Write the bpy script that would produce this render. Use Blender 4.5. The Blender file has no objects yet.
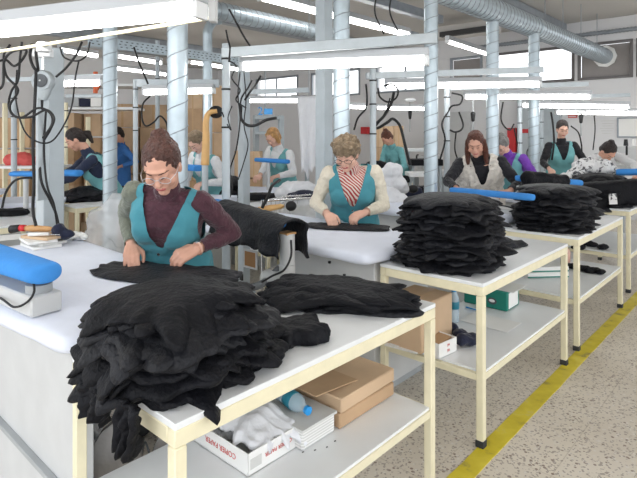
import bpy, bmesh, math, random
from mathutils import Vector, Matrix, noise
F_, HZ, CX, H = 526.0, 135.0, 318.5, 1.5
U = Vector((.672, .740, 0)); V = Vector((.740, -.672, 0)); Z = Vector((0, 0, 1))
C = bpy.context.scene.collection
rnd = random.Random(7)
def Gp(px, py, z):
    y = F_*(H-z)/(py-HZ); return Vector(((px-CX)/F_*y, y, z))
def Dp(px, py, y):
    return Vector(((px-CX)/F_*y, y, H-(py-HZ)*y/F_))
# ---------------------------------------------------------------- materials
def mat(name, col, rough=.6, metal=0, bump=0, bscale=40, var=0, vscale=8, emit=None, estr=1, trans=0, alpha=1, sheen=0, ior=1.45, spec=.5):
    m = bpy.data.materials.new(name); m.use_nodes = True
    nt = m.node_tree; b = nt.nodes['Principled BSDF']
    b.inputs['Base Color'].default_value = (*col, 1); b.inputs['Roughness'].default_value = rough
    b.inputs['Metallic'].default_value = metal; b.inputs['IOR'].default_value = ior
    b.inputs['Specular IOR Level'].default_value = spec
    if sheen: b.inputs['Sheen Weight'].default_value = sheen; b.inputs['Sheen Roughness'].default_value = .4
    if trans: b.inputs['Transmission Weight'].default_value = trans
    if alpha < 1: b.inputs['Alpha'].default_value = alpha
    if emit: b.inputs['Emission Color'].default_value = (*emit, 1); b.inputs['Emission Strength'].default_value = estr
    tc = nt.nodes.new('ShaderNodeTexCoord')
    if var:
        n = nt.nodes.new('ShaderNodeTexNoise'); n.inputs['Scale'].default_value = vscale; n.inputs['Detail'].default_value = 4
        nt.links.new(tc.outputs['Object'], n.inputs['Vector'])
        r = nt.nodes.new('ShaderNodeValToRGB')
        r.color_ramp.elements[0].position = .3; r.color_ramp.elements[1].position = .7
        r.color_ramp.elements[0].color = (*[max(0, c*(1-var)) for c in col], 1)
        r.color_ramp.elements[1].color = (*[min(1, c*(1+var)) for c in col], 1)
        nt.links.new(n.outputs['Fac'], r.inputs['Fac']); nt.links.new(r.outputs['Color'], b.inputs['Base Color'])
    if bump:
        n2 = nt.nodes.new('ShaderNodeTexNoise'); n2.inputs['Scale'].default_value = bscale; n2.inputs['Detail'].default_value = 3
        nt.links.new(tc.outputs['Object'], n2.inputs['Vector'])
        bp = nt.nodes.new('ShaderNodeBump'); bp.inputs['Strength'].default_value = bump; bp.inputs['Distance'].default_value = .02
        nt.links.new(n2.outputs['Fac'], bp.inputs['Height']); nt.links.new(bp.outputs['Normal'], b.inputs['Normal'])
    return m
M = {}
M['black'] = mat('black_jersey', (.0036, .0040, .0064), .62, bump=.45, bscale=60, sheen=.012, var=.3, vscale=9, spec=.25)
M['black2'] = mat('charcoal_jersey', (.0048, .0055, .0088), .60, bump=.45, bscale=50, sheen=.02, var=.3, vscale=9, spec=.4)
M['navy'] = mat('navy_cloth', (.012, .016, .04), .85, bump=.4, sheen=.2)
M['cream'] = mat('cream_steel', (.80, .74, .53), .42, var=.05, vscale=14)
M['topwhite'] = mat('white_laminate', (.80, .82, .83), .38, var=.03, vscale=5)
M['padcloth'] = mat('white_padding_cloth', (.74, .78, .88), .9, bump=.35, bscale=9, var=.03, vscale=6)
M['machine'] = mat('light_grey_enamel', (.56, .57, .57), .45, var=.04)
M['machined'] = mat('grey_enamel', (.36, .38, .39), .5, var=.05)
M['postwhite'] = mat('pale_grey_post_paint', (.46, .51, .54), .4, var=.05)
M['postgrey'] = mat('grey_column_paint', (.42, .47, .50), .45, var=.06)
M['barsteel'] = mat('zinc_bar', (.42, .46, .48), .4, .35, var=.08, vscale=12)
M['galv'] = mat('galvanised_duct', (.43, .50, .54), .34, .5, bump=.12, bscale=14, var=.1, vscale=9)
M['galvd'] = mat('dull_galvanised', (.30, .33, .36), .45, .25, var=.1)
M['blue'] = mat('blue_pad_cloth', (.05, .27, .70), .85, bump=.2, bscale=60, var=.05)
M['rubber'] = mat('black_rubber', (.012, .012, .013), .55)
M['rubberg'] = mat('grey_hose', (.16, .17, .18), .5)
M['card'] = mat('cardboard', (.50, .335, .20), .85, var=.1, vscale=5)
M['card2'] = mat('pale_cardboard', (.60, .43, .28), .85, var=.1, vscale=4)
M['cardin'] = mat('cardboard_inside', (.33, .18, .08), .9)
M['tape'] = mat('packing_tape', (.55, .36, .19), .3)
M['paper'] = mat('white_paper', (.82, .82, .80), .8)
M['paperg'] = mat('recycled_paper', (.60, .60, .58), .85, var=.08)
M['whitecloth'] = mat('white_cotton', (.76, .77, .80), .9, bump=.5, bscale=18, sheen=.2)
M['green'] = mat('green_carton', (.012, .20, .15), .6)
M['red'] = mat('red_paint', (.55, .02, .025), .4)
M['redtext'] = mat('red_ink', (.62, .10, .09), .7)
M['ink'] = mat('dark_ink', (.08, .08, .09), .7)
M['capblue'] = mat('blue_plastic', (.02, .30, .72), .35)
M['pet'] = mat('clear_plastic', (.62, .76, .84), .08, alpha=.55)
M['thinmetal'] = mat('thin_glasses_frame', (.62, .62, .64), .3, .6)
M['dial'] = mat('dark_dial', (.10, .11, .12), .5)
M['bottlelabel'] = mat('blue_green_label', (.02, .20, .28), .4)
M['bag'] = mat('clear_polythene', (.85, .87, .89), .22, alpha=.42)
M['greybag'] = mat('grey_tote_plastic', (.30, .29, .28), .4, bump=.5, bscale=12, var=.15)
M['tube'] = mat('lit_tube', (1, 1, 1), .4, emit=(1, .985, .96), estr=8)
M['tubefar'] = mat('lit_tube_ceiling', (1, 1, 1), .4, emit=(1, .985, .96), estr=7)
M['reflector'] = mat('lamp_reflector_grey', (.50, .52, .54), .5, .2)
M['wood'] = mat('turned_wood', (.52, .29, .12), .5, var=.15, vscale=20)
M['woodp'] = mat('varnished_beech', (.75, .45, .18), .45, var=.08)
M['foot'] = mat('dark_rubber_foot', (.03, .032, .035), .7)
M['chrome'] = mat('polished_steel', (.7, .7, .7), .2, .9)
M['skin'] = mat('skin', (.62, .34, .245), .5, bump=.06, bscale=90, var=.06, vscale=14)
M['skin2'] = mat('pale_skin', (.70, .42, .32), .5, bump=.06, bscale=90, var=.05, vscale=14)
M['lip'] = mat('lips', (.45, .12, .11), .45)
M['lash'] = mat('lashes', (.03, .02, .02), .6)
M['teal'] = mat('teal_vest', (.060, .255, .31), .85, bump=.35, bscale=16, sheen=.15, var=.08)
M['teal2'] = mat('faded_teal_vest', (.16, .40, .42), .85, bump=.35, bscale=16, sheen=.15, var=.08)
M['maroon'] = mat('maroon_knit', (.075, .028, .040), .9, bump=.5, bscale=70, sheen=.25, var=.2, vscale=40)
M['olive'] = mat('grey_green_knit', (.17, .185, .145), .9, bump=.5, bscale=70, sheen=.25, var=.12, vscale=30)
M['creamk'] = mat('cream_knit', (.72, .66, .54), .92, bump=.6, bscale=50, sheen=.2, var=.05)
M['navyk'] = mat('navy_knit', (.02, .028, .06), .9, bump=.5, bscale=40, sheen=.2)
M['blackk'] = mat('black_knit', (.014, .014, .018), .9, bump=.5, bscale=40, sheen=.2)
M['purple'] = mat('purple_knit', (.16, .045, .36), .9, bump=.5, bscale=40, sheen=.2)
M['whitek'] = mat('white_knit', (.70, .71, .72), .9, bump=.5, bscale=40, sheen=.2)
M['fur'] = mat('cream_fleece', (.66, .62, .56), .95, bump=1, bscale=45, sheen=.4, var=.12, vscale=20)
M['bluek'] = mat('blue_overall', (.05, .18, .50), .9, bump=.4)
M['trouser'] = mat('dark_trousers', (.02, .022, .03), .9, bump=.3)
def hairm(n, c): return mat(n, c, .45, bump=.9, bscale=70, var=.35, vscale=35)
M['hbrown'] = hairm('brown_hair', (.075, .030, .022)); M['hdark'] = hairm('dark_hair', (.018, .011, .010))
M['hash'] = hairm('ash_blonde_hair', (.22, .16, .10)); M['hblonde'] = hairm('blonde_hair', (.50, .27, .10))
M['hgrey'] = hairm('grey_hair', (.20, .19, .18)); M['hred'] = hairm('auburn_hair', (.10, .032, .018))
M['wall'] = mat('white_wall_paint', (.72, .72, .73), .9, var=.03, vscale=.7)
M['ceil'] = mat('beige_ceiling', (.60, .58, .55), .9, var=.05, vscale=.6)
M['shutter'] = mat('grey_brown_shutter', (.30, .28, .27), .8, var=.04)
M['wframe'] = mat('dark_window_frame', (.16, .15, .15), .6)
M['glass'] = mat('window_glass', (1, 1, 1), .02, trans=1, ior=1.02)
M['darkvoid'] = mat('dark_grille', (.05, .05, .05), .7)
M['yellow'] = None
def striped(name, c1, c2, scale, direction='Z', dist=0):
    m = mat(name, c1, .9, bump=.3, bscale=50); nt = m.node_tree; b = nt.nodes['Principled BSDF']
    tc = nt.nodes.new('ShaderNodeTexCoord'); w = nt.nodes.new('ShaderNodeTexWave'); w.bands_direction = direction
    w.inputs['Scale'].default_value = scale; w.inputs['Distortion'].default_value = dist
    r = nt.nodes.new('ShaderNodeValToRGB'); r.color_ramp.elements[0].position = .45; r.color_ramp.elements[1].position = .55
    r.color_ramp.elements[0].color = (*c1, 1); r.color_ramp.elements[1].color = (*c2, 1)
    nt.links.new(tc.outputs['Object'], w.inputs['Vector']); nt.links.new(w.outputs['Fac'], r.inputs['Fac'])
    nt.links.new(r.outputs['Color'], b.inputs['Base Color']); return m
M['redstripe'] = striped('red_striped_knit', (.75, .66, .58), (.42, .05, .05), 24, 'DIAGONAL')
M['reams'] = striped('paper_stack_edges', (.80, .80, .78), (.62, .62, .60), 30, 'Z')
M['pattern'] = mat('black_and_white_print', (.6, .6, .6), .9, bump=.5)
def patt():
    m = M['pattern']; nt = m.node_tree; b = nt.nodes['Principled BSDF']
    tc = nt.nodes.new('ShaderNodeTexCoord'); n = nt.nodes.new('ShaderNodeTexNoise'); n.inputs['Scale'].default_value = 17; n.inputs['Distortion'].default_value = 1.5
    r = nt.nodes.new('ShaderNodeValToRGB'); r.color_ramp.elements[0].position = .40; r.color_ramp.elements[1].position = .47
    r.color_ramp.elements[0].color = (.10, .10, .11, 1); r.color_ramp.elements[1].color = (.72, .72, .72, 1)
    nt.links.new(tc.outputs['Object'], n.inputs['Vector']); nt.links.new(n.outputs['Fac'], r.inputs['Fac']); nt.links.new(r.outputs['Color'], b.inputs['Base Color'])
patt()
def terrazzo():
    m = mat('terrazzo', (.5, .47, .42), .28); nt = m.node_tree; b = nt.nodes['Principled BSDF']; L = nt.links.new
    tc = nt.nodes.new('ShaderNodeTexCoord')
    def noise_(s, d=3):
        n = nt.nodes.new('ShaderNodeTexNoise'); n.inputs['Scale'].default_value = s; n.inputs['Detail'].default_value = d
        L(tc.outputs['Object'], n.inputs['Vector']); return n
    def ramp(src, p0, c0, p1, c1):
        r = nt.nodes.new('ShaderNodeValToRGB'); r.color_ramp.elements[0].position = p0; r.color_ramp.elements[1].position = p1
        r.color_ramp.elements[0].color = (*c0, 1); r.color_ramp.elements[1].color = (*c1, 1); L(src, r.inputs['Fac']); return r
    def mix(f, a, bb, mode='MIX'):
        x = nt.nodes.new('ShaderNodeMix'); x.data_type = 'RGBA'; x.blend_type = mode
        if isinstance(f, float): x.inputs[0].default_value = f
        else: L(f, x.inputs[0])
        for s, v in ((6, a), (7, bb)):
            if isinstance(v, tuple): x.inputs[s].default_value = (*v, 1)
            else: L(v, x.inputs[s])
        return x.outputs[2]
    base = ramp(noise_(1.3).outputs['Fac'], .3, (.66, .60, .51), .7, (.77, .71, .62)).outputs['Color']
    vo = nt.nodes.new('ShaderNodeTexVoronoi'); vo.inputs['Scale'].default_value = 50; L(tc.outputs['Object'], vo.inputs['Vector'])
    sep = nt.nodes.new('ShaderNodeSeparateColor'); L(vo.outputs['Color'], sep.inputs[0])
    dark = ramp(sep.outputs[0], .80, (0, 0, 0), .84, (1, 1, 1)).outputs['Color']
    near = ramp(vo.outputs['Distance'], .30, (1, 1, 1), .42, (0, 0, 0)).outputs['Color']
    mk = mix(1.0, dark, near, 'MULTIPLY')
    c = mix(mk, base, (.27, .20, .16))
    light = ramp(sep.outputs[1], .72, (0, 0, 0), .76, (1, 1, 1)).outputs['Color']
    c = mix(mix(1.0, light, near, 'MULTIPLY'), c, (.76, .72, .66))
    vo2 = nt.nodes.new('ShaderNodeTexVoronoi'); vo2.inputs['Scale'].default_value = 115; L(tc.outputs['Object'], vo2.inputs['Vector'])
    sep2 = nt.nodes.new('ShaderNodeSeparateColor'); L(vo2.outputs['Color'], sep2.inputs[0])
    d2 = ramp(sep2.outputs[0], .83, (0, 0, 0), .87, (.8, .8, .8)).outputs['Color']
    c = mix(d2, c, (.33, .28, .24))
    st = ramp(noise_(.9, 5).outputs['Fac'], .52, (1, 1, 1), .72, (.84, .82, .79)).outputs['Color']
    c = mix(1.0, c, st, 'MULTIPLY')
    br = nt.nodes.new('ShaderNodeTexBrick'); br.offset = 0; br.inputs['Scale'].default_value = 1; br.inputs['Brick Width'].default_value = .4; br.inputs['Row Height'].default_value = .4
    br.inputs['Mortar Size'].default_value = .0025; br.inputs['Color1'].default_value = (1, 1, 1, 1); br.inputs['Color2'].default_value = (.97, .97, .97, 1); br.inputs['Mortar'].default_value = (.8, .78, .76, 1)
    mp = nt.nodes.new('ShaderNodeMapping'); mp.inputs['Rotation'].default_value = (0, 0, -math.radians(47.7)); L(tc.outputs['Object'], mp.inputs['Vector']); L(mp.outputs['Vector'], br.inputs['Vector'])
    c = mix(1.0, c, br.outputs['Color'], 'MULTIPLY')
    L(c, b.inputs['Base Color']); return m
M['floor'] = terrazzo()
def yellowtape():
    m = mat('worn_yellow_tape', (.70, .58, .04), .4); nt = m.node_tree; b = nt.nodes['Principled BSDF']; L = nt.links.new
    tc = nt.nodes.new('ShaderNodeTexCoord'); n = nt.nodes.new('ShaderNodeTexNoise'); n.inputs['Scale'].default_value = 9; n.inputs['Detail'].default_value = 6
    L(tc.outputs['Object'], n.inputs['Vector']); r = nt.nodes.new('ShaderNodeValToRGB'); e = r.color_ramp.elements
    e[0].position = .30; e[0].color = (.25, .2, .08, 1); e[1].position = .40; e[1].color = (.62, .50, .03, 1); x = e.new(.62); x.color = (.72, .60, .05, 1); y = e.new(.78); y.color = (.6, .55, .35, 1)
    L(n.outputs['Fac'], r.inputs['Fac']); L(r.outputs['Color'], b.inputs['Base Color']); return m
M['yellow'] = yellowtape()
# ---------------------------------------------------------------- builders
def orth(d):
    d = d.normalized(); a = Z if abs(d.z) < .95 else Vector((1, 0, 0))
    x = d.cross(a).normalized(); return x, d.cross(x).normalized()
class MB:
    def __init__(s): s.v = []; s.f = []; s.mi = []; s.cur = 0
    def add(s, vs, fs):
        n = len(s.v); s.v += [Vector(v) for v in vs]; s.f += [tuple(i+n for i in f) for f in fs]; s.mi += [s.cur]*len(fs); return s
    def box(s, c, size, ax=None, ay=None):
        c = Vector(c); ax = (ax or Vector((1, 0, 0))).normalized(); ay = (ay or (Z.cross(ax) if abs(ax.z) < .9 else Vector((0, 1, 0)))).normalized(); az = ax.cross(ay).normalized()
        hx, hy, hz = [q/2 for q in size]; b = min(hx, hy, hz)*.18; b = min(b, .006)
        vs = []; fs = []
        # chamfered box: 24 verts
        idx = {}
        for sx in (-1, 1):
            for sy in (-1, 1):
                for sz in (-1, 1):
                    for k in range(3):
                        d = [hx-b, hy-b, hz-b]; d[k] += b
                        idx[(sx, sy, sz, k)] = len(vs); vs.append(c+ax*sx*d[0]+ay*sy*d[1]+az*sz*d[2])
        for k in range(3):
            o = [i for i in range(3) if i != k]
            for sg in (-1, 1):
                q = []
                for a_, b_ in ((-1, -1), (1, -1), (1, 1), (-1, 1)):
                    t = [0, 0, 0]; t[k] = sg; t[o[0]] = a_; t[o[1]] = b_; q.append(idx[(*t, k)])
                fs.append(q)
        for k in range(3):
            o = [i for i in range(3) if i != k]
            for a_ in (-1, 1):
                for b_ in (-1, 1):
                    t1 = [0, 0, 0]; t1[o[0]] = a_; t1[o[1]] = b_; t1[k] = -1; t2 = list(t1); t2[k] = 1
                    fs.append([idx[(*t1, o[0])], idx[(*t2, o[0])], idx[(*t2, o[1])], idx[(*t1, o[1])]])
        for sx in (-1, 1):
            for sy in (-1, 1):
                for sz in (-1, 1): fs.append([idx[(sx, sy, sz, k)] for k in range(3)])
        return s.add(vs, fs)
    def beam(s, p0, p1, w, h):   # w sideways, h upright
        p0 = Vector(p0); p1 = Vector(p1); d = p1-p0; ax = d.normalized()
        if abs(ax.z) > .95: return s.box((p0+p1)/2, (w, h, d.length), U, V*-1)
        ay = Z.cross(ax).normalized(); return s.box((p0+p1)/2, (d.length, w, h), ax, ay)
    def tube(s, pts, r, n=10, r1=None, cap=True):
        pts = [Vector(p) for p in pts]; vs = []; fs = []; m = len(pts)
        px = None
        for i, p in enumerate(pts):
            d = (pts[min(i+1, m-1)]-pts[max(i-1, 0)]).normalized()
            if px is None: x, y = orth(d)
            else:
                x = px-d*px.dot(d)
                x = x.normalized() if x.length > 1e-5 else orth(d)[0]
                y = d.cross(x)
            px = x; rr = r if r1 is None else r+(r1-r)*i/(m-1)
            if isinstance(r, (list, tuple)): rr = r[i]
            for k in range(n):
                a = 2*math.pi*k/n; vs.append(p+x*math.cos(a)*rr+y*math.sin(a)*rr)
        for i in range(m-1):
            for k in range(n):
                k2 = (k+1) % n; fs.append((i*n+k, i*n+k2, (i+1)*n+k2, (i+1)*n+k))
        if cap: fs.append(tuple(range(n-1, -1, -1))); fs.append(tuple((m-1)*n+k for k in range(n)))
        return s.add(vs, fs)
    def capsule(s, p0, p1, r0, r1=None, n=12):
        p0 = Vector(p0); p1 = Vector(p1); r1 = r0 if r1 is None else r1; d = p1-p0
        L = d.length; d = d.normalized() if L > 1e-6 else Z.copy(); pts = []; rs = []
        for a in (80, 60, 40, 20, 0): pts.append(p0-d*r0*math.sin(math.radians(a))); rs.append(r0*math.cos(math.radians(a)))
        for a in (0, 20, 40, 60, 80): pts.append(p1+d*r1*math.sin(math.radians(a))+d*1e-5); rs.append(r1*math.cos(math.radians(a)))
        return s.tube(pts, rs, n)
    def ell(s, c, r, m3=None, n=20):
        c = Vector(c); vs = []; fs = []; h = n//2
        for i in range(1, h):
            t = math.pi*i/h
            for k in range(n):
                a = 2*math.pi*k/n; v = Vector((r[0]*math.sin(t)*math.cos(a), r[1]*math.sin(t)*math.sin(a), r[2]*math.cos(t)))
                vs.append(c+(m3 @ v if m3 else v))
        top = len(vs); v = Vector((0, 0, r[2])); vs.append(c+(m3 @ v if m3 else v)); vs.append(c-(m3 @ v if m3 else v))
        for i in range(h-2):
            for k in range(n): k2 = (k+1) % n; fs.append((i*n+k, (i+1)*n+k, (i+1)*n+k2, i*n+k2))
        for k in range(n): k2 = (k+1) % n; fs.append((top, k, k2)); fs.append((top+1, (h-2)*n+k2, (h-2)*n+k))
        return s.add(vs, fs)
    def prism(s, poly, z0, z1, r=0):
        n = len(poly); vs = [Vector((p[0], p[1], z0)) for p in poly]+[Vector((p[0], p[1], z1)) for p in poly]
        return s.add(vs, [tuple(range(n-1, -1, -1)), tuple(range(n, 2*n))]+[(i, (i+1) % n, n+(i+1) % n, n+i) for i in range(n)])
    def loft(s, rings, n=28):   # rings: (center, ax, ay, w, d)
        vs = []; fs = []
        for c, ax, ay, w, d in rings:
            for k in range(n):
                a = 2*math.pi*k/n; ca, sa = math.cos(a), math.sin(a); e = .85
                vs.append(c+ax*w*math.copysign(abs(ca)**e, ca)+ay*d*math.copysign(abs(sa)**e, sa))
        for i in range(len(rings)-1):
            for k in range(n): k2 = (k+1) % n; fs.append((i*n+k, i*n+k2, (i+1)*n+k2, (i+1)*n+k))
        fs.append(tuple(range(n-1, -1, -1))); fs.append(tuple((len(rings)-1)*n+k for k in range(n)))
        return s.add(vs, fs)
    def lathe(s, c, prof, axis=None, n=20):   # prof: (r, h)
        c = Vector(c); ax = (axis or Z).normalized(); return s.tube([c+ax*h for r, h in prof], [max(r, 1e-4) for r, h in prof], n)
    def build(s, name, mats, parent=None, smooth=False, loc=None):
        me = bpy.data.meshes.new(name); vs = s.v; off = None
        if parent is not None: vs = [root_inv(parent) @ v for v in vs]
        elif loc is not None: vs = [v-Vector(loc) for v in vs]
        me.from_pydata([tuple(v) for v in vs], [], s.f); mats = mats if isinstance(mats, (list, tuple)) else [mats]
        for m_ in mats: me.materials.append(m_)
        if len(mats) > 1:
            for p, k in zip(me.polygons, s.mi): p.material_index = k
        bm = bmesh.new(); bm.from_mesh(me); bmesh.ops.recalc_face_normals(bm, faces=bm.faces); bm.to_mesh(me); bm.free()
        if smooth:
            me.polygons.foreach_set('use_smooth', [True]*len(me.polygons))
            if smooth != 2: me.set_sharp_from_angle(angle=math.radians(40))
        o = bpy.data.objects.new(name, me); C.objects.link(o)
        if parent is not None: o.parent = parent
        elif loc is not None: o.location = loc
        return o
def root_inv(p):
    while p.parent is not None: p = p.parent
    return (Matrix.Translation(p.location) @ Matrix.Rotation(p.rotation_euler.z, 4, 'Z')).inverted()
def tag(o, label, cat, group=None, kind=None):
    if label: o['label'] = label
    if cat: o['category'] = cat
    if group: o['group'] = group
    if kind: o['kind'] = kind
    return o
def thing(name, label, cat, loc, group=None, rz=0):
    o = bpy.data.objects.new(name, None); C.objects.link(o); o.location = loc; o.rotation_euler.z = rz; o.empty_display_size = .1
    return tag(o, label, cat, group)
def struct(name, mb, m, **k):
    o = mb.build(name, m, **k); o['kind'] = 'structure'; return o
def copy_tree(o, parent=None):
    c = o.copy(); C.objects.link(c); c.parent = parent
    for ch in list(o.children): copy_tree(ch, c)
    return c
def smooth_path(pts, n=8):
    pts = [Vector(p) for p in pts]; P = [pts[0]*2-pts[1]]+pts+[pts[-1]*2-pts[-2]]; out = []
    for i in range(1, len(P)-2):
        for k in range(n):
            t = k/n; a, b, c, d = P[i-1:i+3]
            out.append(.5*((2*b)+(c-a)*t+(2*a-5*b+4*c-d)*t*t+(3*b-a-3*c+d)*t**3))
    out.append(pts[-1]); return out
def cable(name, label, pts, r=.006, m='rubber', group=None, cat='cable'):
    mb = MB().tube(smooth_path(pts), r, 7); c = Vector(pts[-1])
    return tag(mb.build(name, M[m], smooth=2, loc=c), label, cat, group)
def remesh(mb, voxel, smooth=4):
    me = bpy.data.meshes.new('tmp'); me.from_pydata([tuple(v) for v in mb.v], [], mb.f)
    bm = bmesh.new(); bm.from_mesh(me); bmesh.ops.recalc_face_normals(bm, faces=bm.faces); bm.to_mesh(me); bm.free()
    o = bpy.data.objects.new('tmp', me); C.objects.link(o)
    r = o.modifiers.new('r', 'REMESH'); r.mode = 'VOXEL'; r.voxel_size = voxel; r.adaptivity = 0
    if smooth: s = o.modifiers.new('s', 'SMOOTH'); s.factor = .5; s.iterations = smooth
    dg = bpy.context.evaluated_depsgraph_get(); dg.update()
    out = bpy.data.meshes.new_from_object(o.evaluated_get(dg)); bpy.data.objects.remove(o); return out
def link_mesh(name, me, mats, parent, cut=None, matfn=None, disp=None):
    inv = root_inv(parent); bm = bmesh.new(); bm.from_mesh(me)
    if cut: bmesh.ops.delete(bm, geom=[v for v in bm.verts if cut(v.co)], context='VERTS')
    if cut:
        bv = [v for v in bm.verts if v.is_boundary]
        for _ in range(6):
            new = {}
            for v in bv:
                nb = [e.other_vert(v).co for e in v.link_edges if e.is_boundary]
                if len(nb) == 2: new[v] = v.co*.4+(nb[0]+nb[1])*.3
            for v, c_ in new.items(): v.co = c_
    bm.normal_update()
    if disp:
        for v in bm.verts: v.co = v.co+v.normal*disp(v.co)
    if matfn:
        for f in bm.faces: f.material_index = matfn(f.calc_center_median())
    for v in bm.verts: v.co = inv @ v.co
    idx = [f.material_index for f in bm.faces]; bm.to_mesh(me); bm.free(); me.materials.clear()
    for m in mats: me.materials.append(m)
    me.polygons.foreach_set('material_index', idx)
    me.polygons.foreach_set('use_smooth', [True]*len(me.polygons))
    o = bpy.data.objects.new(name, me); C.objects.link(o); o.parent = parent; me.name = name; return o
# ---------------------------------------------------------------- people
def ik(S, W, a, b, hint):
    d = W-S; L = min(d.length, (a+b)*.995); dn = d.normalized(); W2 = S+dn*L
    x = (a*a-b*b+L*L)/(2*L); h = math.sqrt(max(a*a-x*x, 0)); p = hint-dn*hint.dot(dn); p.normalize()
    return S+dn*x+p*h, W2
def hand_parts(mb, wrist, d, n, side, s=1.0, curl=.5):
    """palm, four fingers, thumb. d: pointing direction, n: palm normal, side: vector towards the thumb"""
    d = d.normalized(); side = (side-d*side.dot(d)).normalized(); n = (n-d*n.dot(d)-side*n.dot(side)).normalized()
    offs = (.030, .010, -.010, -.029); lens = (.072, .080, .075, .060); back = (.0, .004, .0, -.008)
    for k in range(4):
        kn = wrist+d*(.088+back[k])*s+side*offs[k]*s
        mb.capsule(wrist+d*.012*s+side*offs[k]*.55*s, kn, .017*s, .0125*s, 8)
        p = kn; ang = .15; r = .0098
        for q, fr in enumerate((.44, .32, .24)):
            ang += curl*(.9 if q == 0 else 1.0)
            dd = (d*math.cos(ang)+n*math.sin(ang)+side*(offs[k]*1.8)).normalized()
            e = p+dd*lens[k]*fr*s; mb.capsule(p, e, r*s, (r-.0008)*s, 8); p = e; r -= .0007
    p = wrist+d*.022*s+side*.024*s; dd = (d*.75+side*.75+n*.25).normalized(); e = p+dd*.042*s
    mb.capsule(p, e, .0165*s, .0125*s, 8); dd2 = (d*.95+side*.15+n*.35).normalized(); e2 = e+dd2*.032*s
    mb.capsule(e, e2, .0118*s, .0105*s, 8); dd3 = (d+n*.4-side*.15).normalized(); mb.capsule(e2, e2+dd3*.024*s, .0103*s, .0088*s, 8)
def person(label, hip, sh, head, face, pitch, yaw=0, roll=0, hands=None, hint=None, shw=.165, skin='skin', hair='hbrown', style='bun',
           vest='teal', sleeves=('maroon', 'olive'), chest=None, voxel=.008, glasses=None, bulk=0, hs=1.0, vneck=.16, curl=.55, vest_low=.25, hips=1.0, watch=False, arm=1.0, split=.0, name='person'):
    hip, sh, head = Vector(hip), Vector(sh), Vector(head)
    Fd = Vector((math.cos(math.radians(face)), math.sin(math.radians(face)), 0)); R = Vector((Fd.y, -Fd.x, 0))   # R: the person's right
    root = thing(name, label, 'person', (hip.x, hip.y, 0))
    up = (sh-hip).normalized(); Rt = (R-up*R.dot(up)).normalized(); Ft = up.cross(Rt); Ft = Ft if Ft.dot(Fd) > 0 else -Ft
    # head frame
    Hm = Matrix((R, Fd, Z)).transposed() @ Matrix.Rotation(math.radians(yaw), 3, 'Z') @ Matrix.Rotation(-math.radians(pitch), 3, 'X') @ Matrix.Rotation(math.radians(roll), 3, 'Y')
    def hp(x, y, z): return head+Hm @ Vector((x*hs, y*hs, z*hs))
    sR = sh+Rt*shw; sL = sh-Rt*shw; arms = []
    for i, (S, hd) in enumerate(zip((sR, sL), hands)):
        sg = 1 if i == 0 else -1
        hv = (hint[i] if hint else (Rt*sg*.5-Fd*.8-Z*.4)); E, W = ik(S, Vector(hd[0]), arm*.272, arm*.242, Vector(hv)); arms.append((S, E, W, Vector(hd[1]), sg))
    T = (sh-hip).length
    def torso(mb, inf, low=-.12, top=1.0):
        prof = [(-.32, .165*hips, .118), (-.10, .172*hips, .125), (.10, .162*hips, .118), (.35, .138, .105), (.60, .150, .112), (.80, .165, .112), (.94, .150, .095), (1.04, .105, .072), (1.10, .062, .055)]
        mb.loft([(hip+up*T*t+(Ft*.01 if .5 < t < .9 else Ft*0), Rt, Ft, w*(shw/.165)+inf, d+inf+bulk*.5) for t, w, d in prof if low <= t <= top])
        for sg in (-1, 1): mb.ell(hip+up*T*.66+Rt*sg*.072+Ft*.080, (.066+inf, .058+inf, .070+inf), Matrix((Rt, Ft, up)).transposed())
    # ---- body, one surface
    b = MB(); torso(b, -.008, -1, 1.07); k = hs
    m3 = Hm
    b.ell(hp(0, -.008, .012), (.072*k, .092*k, .098*k), m3); b.ell(hp(0, .020, -.045), (.056*k, .064*k, .066*k), m3)
    b.ell(hp(0, .058, -.092), (.026*k, .024*k, .020*k), m3)
    for sg in (-1, 1):
        b.ell(hp(sg*.040, .052, -.030), (.026*k, .026*k, .026*k), m3)
        b.ell(hp(sg*.031, .070, .012), (.017*k, .016*k, .010*k), m3)
        b.ell(hp(sg*.072, -.004, -.012), (.010*k, .019*k, .031*k), m3)
    b.capsule(hp(0, .078, .012), hp(0, .098, -.022), .009*k, .0135*k); b.ell(hp(0, .088, -.028), (.017*k, .012*k, .009*k), m3)
    b.ell(hp(0, .072, .034), (.045*k, .018*k, .010*k), m3); b.ell(hp(0, .079, -.058), (.024*k, .013*k, .011*k), m3)
    b.capsule(hp(0, -.022, -.055), sh+up*.0-Ft*.01, .051*k, .052)
    for S, E, W, hd, sg in arms:
        b.capsule(S, E, .046, .037); b.capsule(E, W, .038, .025)
        d = hd.normalized(); hand_parts(b, W, d, Vector((0, 0, -1)), -Rt*sg, .98, curl)
    hipz = hip.z
    for sg in (-1, 1):
        h0 = hip+R*sg*.085; kn = Vector((h0.x, h0.y, hipz*.53))+Fd*.04; an = Vector((kn.x, kn.y, .085))-Fd*.05
        b.capsule(h0, kn, .082, .055); b.capsule(kn, an, .056, .038); b.capsule(an-Z*.03, an-Z*.045+Fd*.15, .038, .028)
    lip_c = hp(0, .089, -.058)
    def mf(c):
        q = Hm.transposed() @ (c-head); q = q/k
        if abs(q.x) < .021 and abs(q.z+.0585) < .0065 and q.y > .07: return 1
        return 0
    me = remesh(b, voxel, 3); link_mesh('body', me, [M[skin], M['lip']], root, matfn=mf)
    # ---- shirt
    s = MB(); torso(s, .008, -.5, 1.07)
    s.capsule(sR, sL, .05+bulk*.2, None)
    for i, (S, E, W, hd, sg) in enumerate(arms):
        s.capsule(S, E, .058+bulk*.3, .048); s.capsule(E, E+(W-E)*.93, .048, .034)
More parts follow.
